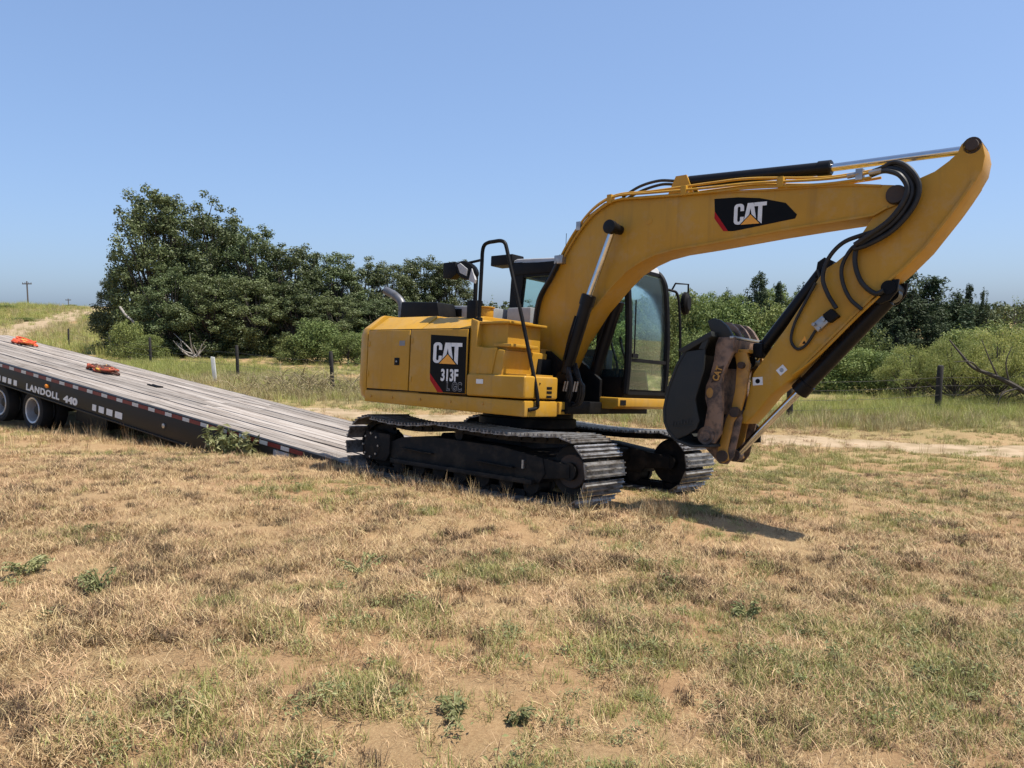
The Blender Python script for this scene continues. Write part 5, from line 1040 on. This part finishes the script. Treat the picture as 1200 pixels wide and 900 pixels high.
ng.links.new(gi.outputs[0], ip.inputs['Points']); ng.links.new(ci.outputs[0], ip.inputs['Instance']); ng.links.new(na('pick', 'INT'), ip.inputs['Instance Index'])
ng.links.new(na('turn', 'FLOAT_VECTOR'), ip.inputs['Rotation']); ng.links.new(na('size3', 'FLOAT_VECTOR'), ip.inputs['Scale']); ng.links.new(ip.outputs[0], go.inputs[0])
md = grass.modifiers.new('scatter', 'NODES'); md.node_group = ng
print('grass tufts', N)

# ------------------------------------------------------------------ single weeds, tussocks, brush
def weed(x, y, h_, n_st, label, leaf=0.07, m=WEEDL, name='leafy_weed', cat='weed', spread=0.12, group=None, z=None):
    r = np.random.default_rng(int(abs(x * 977 + y * 331)) + 5); z = H(x, y) if z is None else z; o = empty(name, label, cat, (x, y, z), group); g = G(); P = []; Nn = []
    for k in range(n_st):
        a = r.uniform(0, 6.28); tip = Vector((spread * math.cos(a) * r.uniform(.4, 1.4), spread * math.sin(a) * r.uniform(.4, 1.4), h_ * r.uniform(.65, 1.05))); b0 = Vector((r.normal(0, .02), r.normal(0, .02), -0.02))
        q = cr([b0, b0.lerp(tip, .5) + Vector((0, 0, .03)), tip], 3); g.pipe(q, [0.004] * len(q), 4)
        NL = 11 if leaf > 0.09 else 26
        for s in range(NL):
            t = 0.15 + 0.85 * s / (NL - 1); p = b0.lerp(tip, t); aa = r.uniform(0, 6.28); P.append((p.x + math.cos(aa) * leaf * .4, p.y + math.sin(aa) * leaf * .4, p.z)); Nn.append((math.cos(aa) * .4, math.sin(aa) * .4, .9))
    g.build('stem', m, o); V, F = leaf_cloud(np.array(P), np.array(Nn), leaf * (1.35 if leaf > 0.09 else 0.8), 0.36, r); link('leaves', np_obj_mesh('leaves', V, F, m), o); return o
p = TM @ Vector((1.72, 0.14, 0)); weed(p.x, p.y, 0.34, 7, 'bushy pale green weed under the taped trailer rail by the grey plate', 0.11, spread=0.15)
p = TM @ Vector((2.12, 0.14, 0)); weed(p.x, p.y, 0.36, 7, 'middle weed of three against the trailer rail', 0.11, spread=0.16)
p = TM @ Vector((2.48, 0.16, 0)); weed(p.x, p.y, 0.38, 8, 'broad green weed beside the bent hook on the trailer rail', 0.11, spread=0.17)
weed(-2.50, 4.50, 0.16, 10, 'bright green upright weed alone in the dry grass', 0.045, spread=0.09)
weed(-3.10, 4.75, 0.10, 9, 'low yellow-green weed spreading in the dry grass', 0.05, spread=0.16)
weed(-0.24, 3.20, 0.07, 6, 'broad-leaved green weed at the grass edge with drooping leaves', 0.05, spread=0.09)
weed(0.02, 3.22, 0.06, 6, 'dark green small weed beside the broad-leaved weed', 0.04, spread=0.07)
weed(1.45, 4.6, 0.09, 8, 'small green weed on bare reddish soil', 0.045, spread=0.1)
weed(-1.05, 5.2, 0.10, 8, 'dull green low weed in the trampled straw', 0.045, spread=0.14)
def tussock(x, y, h_, n_, rad, label, m=DRYL, name='dry_tussock', cat='grass clump', wd=0.004, lean=0.6):
    o = empty(name, label, cat, (x, y, H(x, y))); V, F = blades(n_, rad, h_ * .4, h_, wd, lean, int(abs(x * 100)) + 3)
    link('blades', np_obj_mesh('blades', V, F, m), o); V, F = blades(n_ // 3, rad, h_ * .7, h_ * 1.15, wd, lean * .5, int(abs(y * 100))); link('stalks', np_obj_mesh('stalks', V, F, STRAW), o)
tussock(1.42, 7.15, 0.22, 420, 0.17, 'pale bushy dry tussock standing in the boom shadow')
tussock(0.62, 7.55, 0.2, 220, 0.12, 'dry tussock against the front of the near track', lean=0.5)
tussock(-1.32, 4.02, 0.15, 200, 0.2, 'olive green grass clump with arching blades in the straw', GRNB, 'grass_clump', lean=0.95)
tussock(0.45, 3.9, 0.14, 200, 0.2, 'green and straw grass clump near the middle of the field', GRNB, 'grass_clump', lean=0.95)
bp_ = G(); r = random.Random(77)
br = empty('brush_heap', 'heap of dry brown brush lying along the fence', 'brush', (-6.1, 22.2, H(-6.1, 22.2)))
for k in range(170):
    x, y = r.gauss(0, 1.15), r.gauss(0, 0.35); a = r.uniform(0, 6.28); L = r.uniform(.3, .85); p0 = Vector((x, y, r.uniform(0, .45))); p2 = p0 + Vector((L * math.cos(a), L * .5 * math.sin(a), r.uniform(0.1, .5))); bp_.pipe([p0, p0.lerp(p2, .5) + Vector((0, 0, .1)), p2], [0.011, 0.009, 0.004], 4)
bp_.build('twigs', DRYL, br); V, F = leaf_cloud(np.stack([nrg.normal(0, 1.15, 1500), nrg.normal(0, .4, 1500), nrg.uniform(0, .8, 1500) * nrg.random(1500)], 1), np.tile([0, 0, 1.0], (1500, 1)), 0.09, 0.3); link('dry_leaves', np_obj_mesh('dry_leaves', V, F, DRYL), br)
